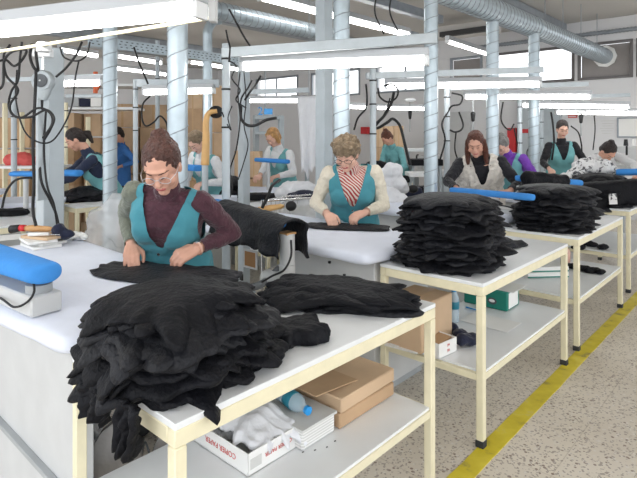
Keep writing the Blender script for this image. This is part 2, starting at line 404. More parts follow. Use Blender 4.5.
    s.capsule(sh+up*.0, sh+(hp(0, -.02, -.05)-sh)*.45, .066, .060)
    def cutS(c): 
        for S, E, W, hd, sg in arms:
            if (c-(E+(W-E)*.93)).dot((W-E).normalized()) > .004 and (c-W).length < .09: return True
        return False
    def mfS(c):
        q = c-hip; x = q.dot(Rt)
        if chest and abs(x) < .10 and q.dot(Ft) > 0: return 2
        return 0 if x > split else 1
    def wr(c): return .0045*noise.noise(c*22)+.003*noise.noise(c*45)+.006*noise.noise(Vector((c.x*9, c.y*9, c.z*26)))
    sm = [M[sleeves[0]], M[sleeves[1]]]+([M[chest]] if chest else [])
    link_mesh('shirt', remesh(s, max(voxel, .007), 3), sm, root, cut=cutS, matfn=mfS, disp=wr)
    # ---- vest
    if vest:
        v = MB(); torso(v, .022+bulk, -.5, 1.07); v.capsule(sh+Rt*shw*.62+up*.012, sh-Rt*shw*.62+up*.012, .055+bulk*.6)
        v.loft([(hip-Z*vest_low, R, Fd, .19*hips+.012, .150), (hip-Z*.1, R, Fd, .182*hips+.01, .146), (hip+up*.05, Rt, Ft, .170*hips+.01, .135)])
        def cutV(c):
            q = c-hip; x = abs(q.dot(Rt)); h = q.dot(up)-T*1.0; f = q.dot(Ft)
            if x > shw*1.0+bulk and h > -.26*T/.4-.02: return True
            if f > -.02 and h > -vneck and x < .012+(h+vneck)*.37: return True
            if h > -.01 and x < .062: return True
            return (c.z < hip.z-vest_low+.01)
        def wv(c): return .005*noise.noise(c*18)+.008*noise.noise(Vector((c.x*14, c.y*14, c.z*5)))+(bulk*.6*noise.noise(c*24) if bulk else 0)
        link_mesh('vest', remesh(v, max(voxel, .007), 4), [M[vest]], root, cut=cutV, disp=wv)
        if voxel < .007:
            for q in range(4):
                p = hip+up*(T*.98-vneck-.02-q*.085)+Ft*.0
                # find the front surface by profile
                dd = .160 if q == 0 else (.150 if q == 1 else .147)
                MB().lathe(p+Ft*(dd-.004), [(.0, 0), (.008, 0), (.008, .004), (.0, .005)], Ft, 10).build('button', M['chrome'], root, smooth=True)
    # ---- trousers and shoes
    t = MB(); t.ell(hip-Z*.03, (.175*hips, .13, .12), Matrix((R, Fd, Z)).transposed())
    sh_ = []
    for sg in (-1, 1):
        h0 = hip+R*sg*.085; kn = Vector((h0.x, h0.y, hipz*.53))+Fd*.04; an = Vector((kn.x, kn.y, .085))-Fd*.05
        t.capsule(h0, kn, .094, .070); t.capsule(kn, an+Z*.03, .070, .056)
        MB().capsule(an-Z*.035-Fd*.015, an-Z*.043+Fd*.17, .048, .041).build('shoe', M['foot'], root, smooth=2)
    link_mesh('trousers', remesh(t, .012, 3), [M['trouser']], root)
    # ---- hair
    hb = MB(); hb.ell(hp(0, -.024, .026), (.081*k, .096*k, .102*k), m3, 24); hb.ell(hp(0, -.055, -.02), (.070*k, .055*k, .07*k), m3)
    amp = .004
    if style == 'bun':
        hb.ell(hp(.0, -.078, .098), (.038*k, .036*k, .034*k), m3); hb.ell(hp(.012, -.07, .118), (.022*k, .02*k, .02*k), m3); amp = .004
    elif style == 'ponytail':
        hb.capsule(hp(0, -.10, .01), hp(0, -.145, -.03), .024*k, .034*k); hb.capsule(hp(0, -.145, -.03), hp(0, -.115, -.13), .034*k, .018*k)
    elif style == 'curly':
        hb.ell(hp(0, -.012, .040), (.092*k, .100*k, .092*k), m3); hb.ell(hp(0, -.05, -.03), (.082*k, .06*k, .06*k), m3)
        r2 = random.Random(3)
        for q in range(60):
            a = r2.uniform(0, 6.28); zz = r2.uniform(-.4, 1); rr = math.sqrt(1-zz*zz); x, y = rr*math.cos(a), rr*math.sin(a)
            if y > .35 and zz < .42: continue
            hb.ell(hp(x*.090, -.012+y*.096, .036+zz*.090), (.019*k,)*3, None, 10)
        amp = .007
    elif style == 'long':
        for sg in (-1, 1):
            hb.capsule(hp(sg*.068, -.01, .02), hp(sg*.080, -.01, -.09), .030*k, .030*k); hb.capsule(hp(sg*.080, -.01, -.09), hp(sg*.085, .02, -.20), .030*k, .018*k)
        hb.capsule(hp(0, -.07, 0), hp(0, -.09, -.14), .06*k, .05*k)
    elif style == 'short':
        hb.ell(hp(0, -.034, .050), (.080*k, .082*k, .078*k), m3)
    elif style == 'bob':
        for sg in (-1, 1): hb.capsule(hp(sg*.066, .0, .04), hp(sg*.078, .01, -.06), .034*k, .026*k)
        hb.ell(hp(0, -.05, -.03), (.08*k, .06*k, .07*k), m3)
    def cutH(c):
        q = Hm.transposed() @ (c-head); q = q/k
        return q.y > .035 and q.z < .028 and abs(q.x) < .060 and style != 'long' or (q.y > .04 and q.z < .03 and abs(q.x) < .055)
    hv = min(max(voxel, .005), .008)
    link_mesh('hair', remesh(hb, hv, 1 if style == 'curly' else 2), [M[hair]], root, cut=cutH,
              disp=lambda c: amp*noise.noise(c*38)+amp*.5*noise.noise(c*90))
    if voxel < .010:
        for sg in (-1, 1):
            MB().tube([hp(sg*(.016+.007*q), .0885-.0018*q*q+.001, .0065-.0012*(2-q)**2) for q in range(5)], [.001, .0022, .0026, .0022, .001], 6).build('eyelash', M['lash'], root, smooth=2)
            MB().tube([hp(sg*(.014+.009*q), .0925-.0022*q*q, .032+.0022*q-.0009*q*q) for q in range(5)], [.0016, .003, .003, .0026, .001], 6).build('eyebrow', M[hair], root, smooth=2)
    if glasses:
        gm = M[glasses]; g = MB()
        for sg in (-1, 1):
            ring = [hp(sg*.034+.025*math.cos(a), .095, .002+.0175*math.sin(a)) for a in [2*math.pi*q/18 for q in range(19)]]
            g.tube(ring, .0016 if glasses == 'rubber' else .0014, 6, cap=False); g.tube([hp(sg*.059, .094, .006), hp(sg*.074, .06, .006), hp(sg*.078, -.005, .004)], .0014, 6)
        g.tube([hp(-.009, .096, .006), hp(0, .101, .009), hp(.009, .096, .006)], .0016, 6)
        go = g.build('glasses', gm, root, smooth=2)
    if watch:
        S, E, W, hd, sg = arms[1]; d = (W-E).normalized(); x, y = orth(d)
        MB().tube([W+d*.0+(x*math.cos(a)+y*math.sin(a))*.029 for a in [2*math.pi*q/20 for q in range(21)]], .006, 8, cap=False).build('watch', M['skin2'], root, smooth=2)
        MB().lathe(W-Fd*0+Z*.028, [(0, 0), (.014, 0), (.014, .006), (0, .007)], Z, 14).build('watch_dial', M['chrome'], root, smooth=True)
    return root
# ---------------------------------------------------------------- cloth
def garment_mb(mb, c, rx, ry, rot, th, seed, zf, nr=9, nt=64, ruf=.10, fold=.006, sleeves=True, droop=.0):
    """a folded or crumpled garment: closed sheet with an irregular outline lying on height function zf(x,y)"""
    R_ = random.Random(seed); ph = [R_.uniform(0, 6.28) for _ in range(8)]; am = [R_.uniform(.3, 1) for _ in range(8)]
    lobe = [(R_.uniform(0, 6.28), R_.uniform(.05, .17), R_.uniform(.14, .24)) for _ in range(2 if sleeves else 0)]
    so = Vector((seed*1.37, seed*.71, seed*.33)); cr, sr = math.cos(rot), math.sin(rot)
    def out(t):
        r = 1+.07*am[0]*math.cos(2*t+ph[0])+.06*am[1]*math.cos(3*t+ph[1])+.04*am[2]*math.cos(5*t+ph[2])+ruf*.35*am[3]*math.cos(9*t+ph[3])+ruf*.25*am[4]*math.cos(15*t+ph[4])
        for a, h, w in lobe:
            d = (t-a+math.pi) % (2*math.pi)-math.pi; r += h*math.exp(-(d/w)**2)
        q = (abs(math.cos(t))**3.2+abs(math.sin(t))**3.2)**(-1/3.2); return r*q*.93
    N = nr; vs = []; fs = []
    fa = R_.uniform(0, 3.14); fd = Vector((math.cos(fa), math.sin(fa)))
    def pt(s, t, side):
        rr = out(t); ct, st_ = math.cos(t), math.sin(t); nv = Vector((ct*2.2, st_*2.2, 0))+so
        pl = noise.noise(Vector((ct*4.2, st_*4.2, 3))+so)*1.2+.5*noise.noise(Vector((ct*9, st_*9, 7))+so)
        s4 = s**5; r = rr*s*(1+ruf*.38*pl*s4); x = r*ct*rx; y = r*st_*ry; X = c[0]+x*cr-y*sr; Y = c[1]+x*sr+y*cr
        zb = zf(X, Y); e = max(0, 1-s**10)**.5
        q = Vector((X, Y, 0)); al = X*fd.x+Y*fd.y; ac = -X*fd.y+Y*fd.x
        w1 = noise.noise(Vector((al*16, ac*5, 0))+so+Vector((0, 0, .5*noise.noise(q*6+so)))); rid = (1-abs(w1)*2.6)
        w2 = noise.noise(Vector((al*5, ac*19, 9))+so); rid2 = 1-abs(w2)*2.6
        n1 = noise.noise(q*7+so)*.9+.45*rid+.3*rid2+.25*noise.noise(q*30+so)
        dr = max(0, noise.noise(nv)+.25)*droop*max(0, s-.62)/.38*s
        w = fold*n1+fold*1.2*pl*s4
        if side: return Vector((X, Y, zb+th*(.3+.7*e)+max(w, -th*.35)-dr))
        return Vector((X, Y, zb+th*.12*(1-e)+max(fold*.5*pl*s4, -.002)-dr))
    S = [((i+1)/N)**.8 for i in range(N)]
    vs.append(pt(0, 0, 1))
    for i in range(N):
        for k in range(nt): vs.append(pt(S[i], 2*math.pi*k/nt, 1))
    b0 = len(vs); vs.append(pt(0, 0, 0))
    for i in range(N):
        for k in range(nt): vs.append(pt(S[i]*.985, 2*math.pi*k/nt, 0))
    for base, fl in ((0, 0), (b0, 1)):
        for k in range(nt):
            k2 = (k+1) % nt; f = (base, base+1+k, base+1+k2); fs.append(f[::-1] if fl else f)
        for i in range(N-1):
            for k in range(nt):
                k2 = (k+1) % nt; a = base+1+i*nt; f = (a+k, a+nt+k, a+nt+k2, a+k2); fs.append(f[::-1] if fl else f)
    a = 1+(N-1)*nt; bb = b0+1+(N-1)*nt
    for k in range(nt): k2 = (k+1) % nt; fs.append((a+k, bb+k, bb+k2, a+k2))
    mb.add(vs, fs); return mb
def garment(name, label, c, rx, ry, rot, th, seed, zf, m='black', group=None, cat='garment', **k):
    mb = garment_mb(MB(), c, rx, ry, rot, th, seed, zf, **k)
    o = mb.build(name, M[m], smooth=2, loc=(c[0], c[1], zf(c[0], c[1])))
    return tag(o, label, cat, group)
def pile(c, z, h, n, rx, ry, rot, seed, label, top_label, group, supp=None, jit=.035, m=('black', 'black2'), ruf=.14, nr=9, nt=72, fold=.008, taper=.12, cat='garment', name='folded_garment', sag=.25, droop=.03):
    R_ = random.Random(seed); dz = h/n
    for i in range(n):
        f = i/max(n-1, 1); sc = 1-taper*f**1.5+R_.uniform(-.07, .07)
        cx = c[0]+R_.uniform(-jit, jit); cy = c[1]+R_.uniform(-jit, jit)
        def zf(x, y, i=i):
            q = ((x-c[0])**2+(y-c[1])**2)**.5/max(rx, ry); zz = z+.002+i*dz*(1-sag*min(q*q, 1.4))
            if supp: zz -= supp(x, y, i/n)
            return zz
        last = i == n-1
        garment(name, top_label if last else label, (cx, cy), rx*sc*(1.0 if not last else .95), ry*sc, rot+R_.uniform(-.35, .35), dz*1.25+.003, seed*50+i, zf, droop=droop*(1.7 if last else 1),
                m=m[R_.random() < (.8 if last else .3)], group=None if last and top_label != label else group, ruf=ruf, nr=nr, nt=nt, fold=fold if i < n-1 else fold*.8, cat=cat)
def drape(name, label, p0, p1, w, drop, seed, m='black', th=.012, zt=None, hang=.5, group=None, cat='garment', nu=44, nv=30):
    """cloth thrown over a narrow board from p0 to p1 (top line)"""
    p0, p1 = Vector(p0), Vector(p1); d = (p1-p0).normalized(); sd = d.cross(Z).normalized(); so = Vector((seed, seed*.7, 0)); mb = MB(); vs = []; L = (p1-p0).length
    for lay in (0, 1):
        for i in range(nu+1):
            for k in range(nv+1):
                u = i/nu; t = -1+2*k/nv; e = drop*(1+.35*noise.noise(Vector((u*3.1, 0, t > 0))+so)+.12*noise.noise(Vector((u*11, 4, t > 0))+so))
                a = min(abs(t)/.35, 1); bb = max(abs(t)-.35, 0)/.65
                x = math.copysign(w*math.sin(a*math.pi/2), t); z = -w*.45*(1-math.cos(a*math.pi/2))-bb*e
                x += math.copysign(bb*.02+.014*bb*math.sin(u*23+seed+t), t)
                wv = .008*noise.noise(Vector((u*9, t*4, 0))+so)+.005*noise.noise(Vector((u*24, t*5, 0))+so)
                endj = .03*noise.noise(Vector((t*4, 9, 0))+so)*(u*2-1)
                P = p0+d*(L*u+endj)+sd*(x+(wv if abs(t) > .35 else 0))+Z*(z+(wv if abs(t) <= .35 else 0))
                nrm = (sd*math.copysign(math.sin(a*math.pi/2), t)+Z*math.cos(a*math.pi/2)).normalized()
                vs.append(P-nrm*th*lay)
    n = (nu+1)*(nv+1); fs = []
    for i in range(nu):
        for k in range(nv):
            a = i*(nv+1)+k; q = (a, a+nv+1, a+nv+2, a+1); fs.append(q); fs.append(tuple(x+n for x in q[::-1]))
    for i in range(nu):
        for k in (0, nv): a = i*(nv+1)+k; fs.append((a, a+nv+1, a+nv+1+n, a+n))
    for k in range(nv):
        for i in (0, nu): a = i*(nv+1)+k; fs.append((a, a+1, a+1+n, a+n))
    mb.add(vs, fs); return tag(mb.build(name, M[m], smooth=2, loc=p0), label, cat, group)
# ================================================================ setting
ANG = math.atan2(U.y, U.x)
def Wl(o, x, y, z=0): return Vector((o[0], o[1], 0))+U*x-V*y+Z*z
def wallp(px, z, off=0.0):
    k = (px-CX)/F_; Y = (10.6-off)/(.672*k+.740); return Vector((k*Y, Y, z))
def hitU(px, py, d):   # ray through a pixel meets the vertical plane U.p = d
    k = (px-CX)/F_; Y = d/(.672*k+.740); return Dp(px, py, Y)
fl = MB().box((1, 7, -.05), (26, 30, .1)); struct('floor', fl, M['floor'])
S0 = U*10.6
def wseg(s0, s1, z0, z1, th=.2): return (S0+U*(th/2)+V*((s0+s1)/2)+Z*((z0+z1)/2), (abs(s1-s0), th, z1-z0))
wb = MB()
def wadd(mb, s0, s1, z0, z1, th=.2, off=0):
    c, sz = wseg(s0, s1, z0, z1, th); mb.box(c+U*off, sz, V, U)
WZ0, WZ1, WT = 2.52, 3.2, 3.62
wadd(wb, -14.5, 4, 0, WZ0); wadd(wb, -14.5, 4, WZ1, WT)
opens = [(-12.2, -10.4), (-9.9, -8.2), (-7.7, -6.0), (-5.68, -4.93), (-4.65, -3.10), (-3.04, -2.13), (-2.08, -.6)]
prev = -14.5
for a, b in opens: wadd(wb, prev, a, WZ0, WZ1); prev = b
wadd(wb, prev, 4, WZ0, WZ1); struct('wall_back', wb, M['wall'])
lw = MB(); c = V*-14.2+U*3.5; lw.box(c+Z*1.81, (14.5, .2, 3.62), U, V); struct('wall_left', lw, M['wall'])
struct('ceiling', MB().box(U*4.2-V*5+Z*3.67, (13.2, 20, .1), U, V), M['ceil'])
for n, (a, b) in enumerate(opens, 1):
    f = MB()
    for z in (WZ0, WZ1-.05): wadd(f, a, b, z, z+.05, .06, -.02)
    for s in (a, b-.05): wadd(f, s, s+.05, WZ0, WZ1, .06, -.02)
    solid = n in (4, 6)
    if not solid: wadd(f, (a+b)/2-.02, (a+b)/2+.02, WZ0, WZ1, .04, -.01)
    r = struct('window_%d' % n, f, M['wframe'] if n in (5, 6, 7) else M['galvd'])
    g = MB(); wadd(g, a+.05, b-.05, WZ0+.05, WZ1-.05, .02 if solid else .006, .06); g.build('shutter_panel' if solid else 'pane', M['shutter'] if solid else M['glass'], r)
# conduit tray along the wall top
t = MB().tube([S0-U*.06+V*-5.2+Z*3.36, S0-U*.06+V*1.5+Z*3.36], .035, 10)
for i in range(110): p = S0-U*.06+V*(-5.2+i*.06)+Z*3.36; t.tube([p-V*.012, p+V*.012], .042, 10)
struct('trim_1', t, M['galvd'])
for n, s in enumerate((-10, -5.8, -1.9), 1):
    pass
# ceiling beams
for n, dd in enumerate((-3.3, -7.2, -10.5), 1):
    struct('beam_%d' % n, MB().beam(V*dd-U*1+Z*3.5, V*dd+U*10.55+Z*3.5, .16, .22), M['galvd'])
# ================================================================ work tables
def work_table(o, label, Lx=1.26, Ly=.60, zt=.79, shelf=.36, group=None):
    r = thing('work_table', label, 'table', (o[0], o[1], 0), group, ANG); w = lambda x, y, z: Wl(o, x, y, z)
    MB().box(w(Lx/2, Ly/2, zt-.009), (Lx, Ly, .018), U, V*-1).build('table_top', M['topwhite'], r, smooth=True)
    q = .036; a = MB()
    for y in (q/2, Ly-q/2): a.box(w(Lx/2, y, zt-.041), (Lx, q, .045), U, V*-1)
    for x in (q/2, Lx-q/2): a.box(w(x, Ly/2, zt-.041), (q, Ly-2*q, .045), U, V*-1)
    a.build('top_frame', M['cream'], r, smooth=True)
    for x in (q/2, Lx-q/2):
        for y in (q/2, Ly-q/2):
            l = MB().box(w(x, y, (zt-.064+.03)/2), (q, q, zt-.064-.03), U, V*-1).build('leg', M['cream'], r, smooth=True)
            MB().box(w(x, y, .0175), (q+.006, q+.006, .035), U, V*-1).build('rubber_foot', M['foot'], l, smooth=True)
    MB().box(w(Lx/2, Ly/2, shelf-.006), (Lx-.06, Ly-.02, .012), U, V*-1).build('shelf', M['topwhite'], r, smooth=True)
    a = MB()
    for y in (q/2, Ly-q/2): a.box(w(Lx/2, y, shelf-.028), (Lx-2*q, .028, .032), U, V*-1)
    for x in (q/2, Lx-q/2): a.box(w(x, Ly/2, shelf-.028), (.028, Ly-2*q, .032), U, V*-1)
    a.build('shelf_frame', M['cream'], r, smooth=True); return r
B1, B2, B3, B4 = (-.352, 1.29), (.784, 2.507), (1.80, 3.64), (2.95, 4.98)
work_table(B1, 'cream steel work table holding the widest slumped black pile and a low flat black stack')
work_table(B2, 'cream steel work table carrying the tall square black pile, green carton on its shelf')
work_table(B3, 'cream steel work table behind the tall square pile, white cartons and dark cloth on shelf')
work_table(B4, 'cream steel work table at right edge under a draped black heap', Lx=1.3)
# ================================================================ ironing tables
def rounded(poly, r, n=6):
    out = []; m = len(poly)
    for i in range(m):
        p = Vector(poly[i]); a = (Vector(poly[i-1])-p).normalized(); b = (Vector(poly[(i+1) % m])-p).normalized()
        for k in range(n+1):
            t = k/n; out.append(p+a*r*(1-t)**2+b*r*t**2)
    return out
def ironing_table(o, label, poly, detail=0, zt=.86, cab=(.08, .68, .08, 1.45)):
    r = thing('ironing_table', label, 'ironing table', (o[0], o[1], 0), None, ANG); w = lambda x, y, z: Wl(o, x, y, z)
    pl = rounded([Vector((p[0], p[1])) for p in poly], .07); cen = sum(pl, Vector((0, 0)))/len(pl); mb = MB(); n = len(pl); vs = []; fs = []
    prof = [(.035, .0), (.008, .004), (.0, .022), (.004, .042), (.022, .055), (.06, .059), (.14, .06)]
    P0 = [w(p.x, p.y, 0) for p in pl]
    # subdivide the outline
    ol = []
    for i in range(n):
        a, b = pl[i], pl[(i+1) % n]; k = max(1, int((b-a).length/.05))
        for q in range(k): ol.append(a.lerp(b, q/k))
    m = len(ol)
    for ins, z in prof:
        for i, p in enumerate(ol):
            d = (cen-p).normalized(); pp = p+d*ins*1.3; wob = .006*noise.noise(Vector((p.x*7, p.y*7, z*20)))
            vs.append(w(pp.x, pp.y, zt-.06+z+(wob if z < .05 else wob*.3)))
    for j in range(len(prof)-1):
        for i in range(m): i2 = (i+1) % m; fs.append((j*m+i, j*m+i2, (j+1)*m+i2, (j+1)*m+i))
    fs.append(tuple(range(m-1, -1, -1))); fs.append(tuple((len(prof)-1)*m+i for i in range(m))); mb.add(vs, fs)
    mb.build('padded_top', M['padcloth'], r, smooth=2)
    x0, x1, y0, y1 = cab; z1 = zt-.062
    MB().box(w((x0+x1)/2, (y0+y1)/2, (z1+.06)/2), (x1-x0, y1-y0, z1-.06), U, V*-1).build('cabinet', M['machine'], r, smooth=True)
    MB().box(w((x0+x1)/2, (y0+y1)/2, .03), (x1-x0-.06, y1-y0-.06, .06), U, V*-1).build('plinth', M['machined'], r, smooth=True)
    if detail:
        for xx, yy in ((.62, .12), (.62, 1.5), (.30, .9)): MB().beam(w(xx, yy, 0), w(xx, yy, z1), .05, .05).build('leg', M['machined'], r, smooth=True)
        MB().box(w(.30, 1.0, .06), (.34, 1.1, .12), U, V*-1).build('base_box', M['machine'], r, smooth=True)
        MB().box(w(x0-.006, (y0+y1)/2, .20), (.012, y1-y0+.01, .26), U, V*-1).build('kick_panel', M['machine'], r, smooth=True)
        MB().box(w(x0-.012, (y0+y1)/2, .345), (.024, y1-y0+.02, .018), U, V*-1).build('rail', M['machined'], r, smooth=True)
    return r
I1, I2, I3, I4 = (-.784, 1.64), (.262, 2.78), (1.31, 3.92), (2.36, 5.06)
ironing_table(I1, 'big white padded ironing table nearest the camera, blue sleeve board at its edge', [(0, 0), (.74, 0), (.74, 1.72), (-.19, 1.74)], 1, cab=(.03, .10, .03, 1.6))
it2 = ironing_table(I2, 'white padded ironing table where the woman with glasses and curly hair works', [(0, 0), (.80, 0), (.80, 1.55), (0, 1.50)], cab=(.14, .72, .06, .80))
ironing_table(I3, 'white padded ironing table behind the tall square black pile', [(0, 0), (.78, 0), (.78, 1.30), (0, 1.30)])
ironing_table(I4, 'white padded ironing table behind the stack with a black roll over it', [(0, 0), (.78, 0), (.78, 1.30), (0, 1.30)])
# vacuum cabinet details under table two
dU = Vector((*I2, 0)).dot(U)+.14
for px, py, sx, sz, mm in ((251, 259, .11, .10, 'card'), ):
    p = hitU(px, py, dU); fr = MB().box(p-U*.004, (sx+.03, .008, sz+.03), V, U).build('vent_frame', M['machine'], it2, smooth=True)
    MB().box(p-U*.009, (sx, .004, sz), V, U).build('vent_opening', M['cardin'], fr)
for px, py in ((242, 277), (291, 262), (330, 262), (345, 275)):
    p = hitU(px, py, dU); MB().box(p-U*.006, (.03 if px == 242 else .014, .012, .045 if px == 242 else .014), V, U).build('socket' if px == 242 else 'knob', M['rubber'], it2)
# steam unit box with its own legs standing by the sleeve arm
def sleeve_board(label, pa, pb, wa, wb_, th, ped=None, base=None, cab=None, m='blue', zt=.86, name='sleeve_board', support=True):
    """pa: free tip, pb: rear end (top surface points)"""
    pa, pb = Vector(pa), Vector(pb); d = (pb-pa).normalized(); sd = d.cross(Z).normalized()
    foot = ped or pa.lerp(pb, .3); r = thing(name, label, 'sleeve board', (foot[0], foot[1], zt)); L = (pb-pa).length
    rings = []
    for t, s in ((-.0, .35), (.012, .72), (.035, .93), (.07, 1), (.5, 1), (.93, 1), (.97, .93), (1, .5)):
        w = (wa+(wb_-wa)*t)*s; e = th*(.55+.45*s)
        rings.append((pa.lerp(pb, t)-Z*th/2, sd, Z, w/2, e/2))
    mb = MB(); vs = []
    for c, ax, ay, w, dd in rings:
        pass
    mb.loft(rings, 32); mb.build('pad', M[m], r, smooth=2)
    if not ped and name == 'sleeve_board' and support:
        q = pa.lerp(pb, .62); MB().tube([(q.x, q.y, zt-.02), (q.x, q.y, q.z-th*.6)], .022, 14).build('support', M['machine'], r, smooth=True)
    if ped:
        ped = Vector(ped); zb = pa.z-th-.002
        MB().lathe((ped.x, ped.y, zb-.035), [(.001, 0), (.045, 0), (.045, .03), (.001, .036)], Z, 20).build('collar', M['machined'], r, smooth=True)
        MB().box((ped.x, ped.y, zb-.048), (.10, .09, .026), d, sd).build('mounting_plate', M['machine'], r, smooth=True)
        if base:
            b0, b1, bw, z0, z1 = base; b0, b1 = Vector(b0), Vector(b1)
            MB().beam(Vector((b0.x, b0.y, (z0+z1)/2)), Vector((b1.x, b1.y, (z0+z1)/2)), bw, z1-z0).build('arm_box', M['machine'], r, smooth=True)
    return r
tipA = Vector((-.955, 1.86, 1.045)); rear = tipA-V*.62-U*.06
sb = sleeve_board('bright blue tapered sleeve board at left edge, on a pale grey arm box', tipA, rear, .125, .19, .075, tipA-V*.075-U*.004, ((-.985+.02, 1.885-.015), (-1.62, 2.36), .11, .862, .935), zt=.862)
cable('power_cable', 'thin black cable looping from the bright blue sleeve board at left edge', [Dp(33, 280, 1.85), Dp(34, 292, 1.83), Dp(27, 302, 1.83), Dp(14, 307, 1.85), Dp(0, 298, 1.95), Dp(-20, 292, 2.1)], .0042)
# board 2 under the draped garment
tB = Vector((-.13, 2.80, 1.035)); rB = Vector((-.60, 3.36, 1.07))
sleeve_board('blue sleeve board almost hidden under a draped black garment', tB.lerp(rB, .16), rB-(tB-rB)*.25, .12, .16, .06, None)
r = thing('swing_arm', 'cream cylinder elbow arm under the black garment draped on the sleeve board', 'machine arm', (-.17, 2.86, .5))
MB().tube([(-.17, 2.86, .965), (-.17, 2.86, .80)], .042, 20).build('column', M['machine'], r, smooth=True)
MB().tube(smooth_path([(-.17, 2.86, .80), (-.175, 2.87, .74), (-.22, 2.91, .70), (-.30, 3.0, .69)]), [.044]*24+[.042], 18).build('elbow', M['machine'], r, smooth=2)
MB().box((-.17, 2.86, .9675), (.07, .07, .012), V, U).build('collar', M['wood'], r)
MB().box((-.17, 2.86, .68), (.07, .07, .08), V, U).build('bracket', M['machine'], r)
cable('power_cable', 'black cable hanging under the cream elbow arm', [Dp(291, 240, 2.8), Dp(291, 256, 2.78), Dp(284, 270, 2.76), Dp(272, 276, 2.8), Dp(262, 282, 2.85)], .006)
cable('steam_hose', 'fat grey hose on the floor side of the vacuum cabinet', [Dp(236, 288, 2.95), Dp(250, 288, 2.93), Dp(262, 284, 2.93), Dp(272, 276, 2.95), Dp(280, 268, 2.97)], .022, 'rubberg', cat='hose')
drape('draped_garment', 'black garment draped over the hidden blue sleeve board', tB+Vector((.0, -.015, .016)), rB+Vector((.0, 0, .016)), .088, .15, 5, th=.01, m='black2')
# ================================================================ piles
def supp1(x, y, f):
    q = Vector((x-B1[0], y-B1[1], 0)); a = -q.dot(U); b = q.dot(V)   # beyond the near short edge, beyond the long edge
    d = max(a-.0, 0); e = max(b, 0); g = 0
    return (max(d-.02, 0)**1.15*1.15+max(e-.02, 0)*.9)*(1.0-.55*f)
def on(B, x, y): p = Wl(B, x, y); return (p.x, p.y)
pile(on(B1, .215, .305), .79, .235, 22, .275, .285, .75, 11, 'black garment crumpled into the wide slumped pile on the nearest table', 'smooth black garment lying on top of the wide slumped pile', 'black garments in the wide slumped pile', supp1, jit=.035, ruf=.26, nr=16, nt=150, fold=.010, sag=.22, taper=.20, droop=.048, name='crumpled_garment')
# loose ends
garment('crumpled_garment', 'black sleeve end lying flat beside the wide slumped pile', on(B1, .56, .20), .16, .115, .3, .05, 901, lambda x, y: .792, ruf=.3, fold=.012, nr=12, nt=100)
def hang(name, label, top, dirv, w, ln, seed, m='black'):
    top = Vector(top); dirv = Vector(dirv).normalized(); n = dirv.cross(Z).normalized(); mb = MB(); nu, nv = 22, 18; vs = []; fs = []
    for lay in (0, 1):
        for i in range(nu+1):
            for k in range(nv+1):
                u = i/nu; t = -1+2*k/nv; ww = w*(1-.35*u+.12*noise.noise(Vector((u*4, seed, 0)))); z = -u*ln*(1+.22*noise.noise(Vector((t*2.2, seed*3, 1))))
                o = .018*math.sin(t*7+seed)*(.3+u)+.02*noise.noise(Vector((t*3, u*4, seed)))
                vs.append(top+dirv*(t*ww/2)+Z*z+n*(o+lay*.014))
    q = (nu+1)*(nv+1)
    for i in range(nu):
        for k in range(nv): a = i*(nv+1)+k; f = (a, a+1, a+nv+2, a+nv+1); fs.append(f); fs.append(tuple(x+q for x in f[::-1]))
    for i in range(nu):
        for k in (0, nv): a = i*(nv+1)+k; fs.append((a, a+nv+1, a+nv+1+q, a+q))
    for k in range(nv):
        for i in (0, nu): a = i*(nv+1)+k; fs.append((a, a+1, a+1+q, a+q))
    mb.add(vs, fs); return tag(mb.build(name, M[m], smooth=2, loc=top), label, 'garment')
pA = Wl(B1, -.045, .13, .815); hang('hanging_sleeve', 'black sleeve dangling over the near table end beside the leg', pA, V, .10, .125, 2)
pA = Wl(B1, -.05, .31, .80); hang('hanging_sleeve', 'black pointed hem hanging over the near table end above the floor', pA, V, .17, .085, 6)
# hem pointing out at the far left of the pile
garment('crumpled_garment', 'black pointed hem sticking out to the left from the wide slumped pile', on(B1, .20, .55), .20, .13, 2.5, .03, 912, lambda x, y: .865+.15*(((x+.42)**2+(y-1.6)**2)**.5 < .0), ruf=.25, fold=.012)
# low flat stack
def supp_flat(x, y, f): return 0
pile((.075, 2.25), .79, .075, 6, .335, .185, -.19, 21, 'black garment in the low flat stack at the far end of the nearest table', 'wrinkled black garment on top of the low flat stack', 'black garments in the low flat stack', None, jit=.012, ruf=.16, nr=16, nt=120, fold=.008, sag=.35, taper=.08, droop=.03)
# tall pile on table two
def supp2(x, y, f):
    q = Vector((x-B2[0], y-B2[1], 0)); a = max(-q.dot(U)-.01, 0); return a*.5*(1-f)
pile(on(B2, .30, .33), .79, .375, 30, .30, .275, .72, 31, 'folded black garment in the tall square pile', 'black garment on the very top of the tall square pile', 'black garments in the tall square pile', supp2, jit=.018, ruf=.22, nr=12, nt=120, fold=.006, sag=.10, taper=.14, droop=.035)
garment('folded_garment', 'flat black garment lying beside the tall square pile', on(B2, .80, .36), .27, .15, .45, .03, 333, lambda x, y: .792, ruf=.14, fold=.012, nr=12, m='black2')
pile(on(B3, .33, .26), .79, .32, 23, .31, .26, .72, 41, 'folded black garment in the stack below the black roll', 'black garment topping the stack below the black roll', 'black garments in the stack below the roll', None, jit=.02, ruf=.22, nr=9, nt=96, fold=.007, sag=.10, taper=.10, droop=.03)
garment('folded_garment', 'black garment edge lying behind the stack below the roll', on(B3, .82, .36), .20, .12, .4, .03, 343, lambda x, y: .792, ruf=.14, fold=.012)
# pile on table four: heap and drape
pile(on(B4, .32, .36), .79, .30, 12, .38, .32, .72, 51, 'black garment in the draped heap on the table at the right edge', 'topmost black garment of the draped heap at the right edge', 'black garments in the draped heap', None, jit=.04, ruf=.3, nr=9, nt=90, fold=.012, sag=.3, taper=.12, droop=.06)
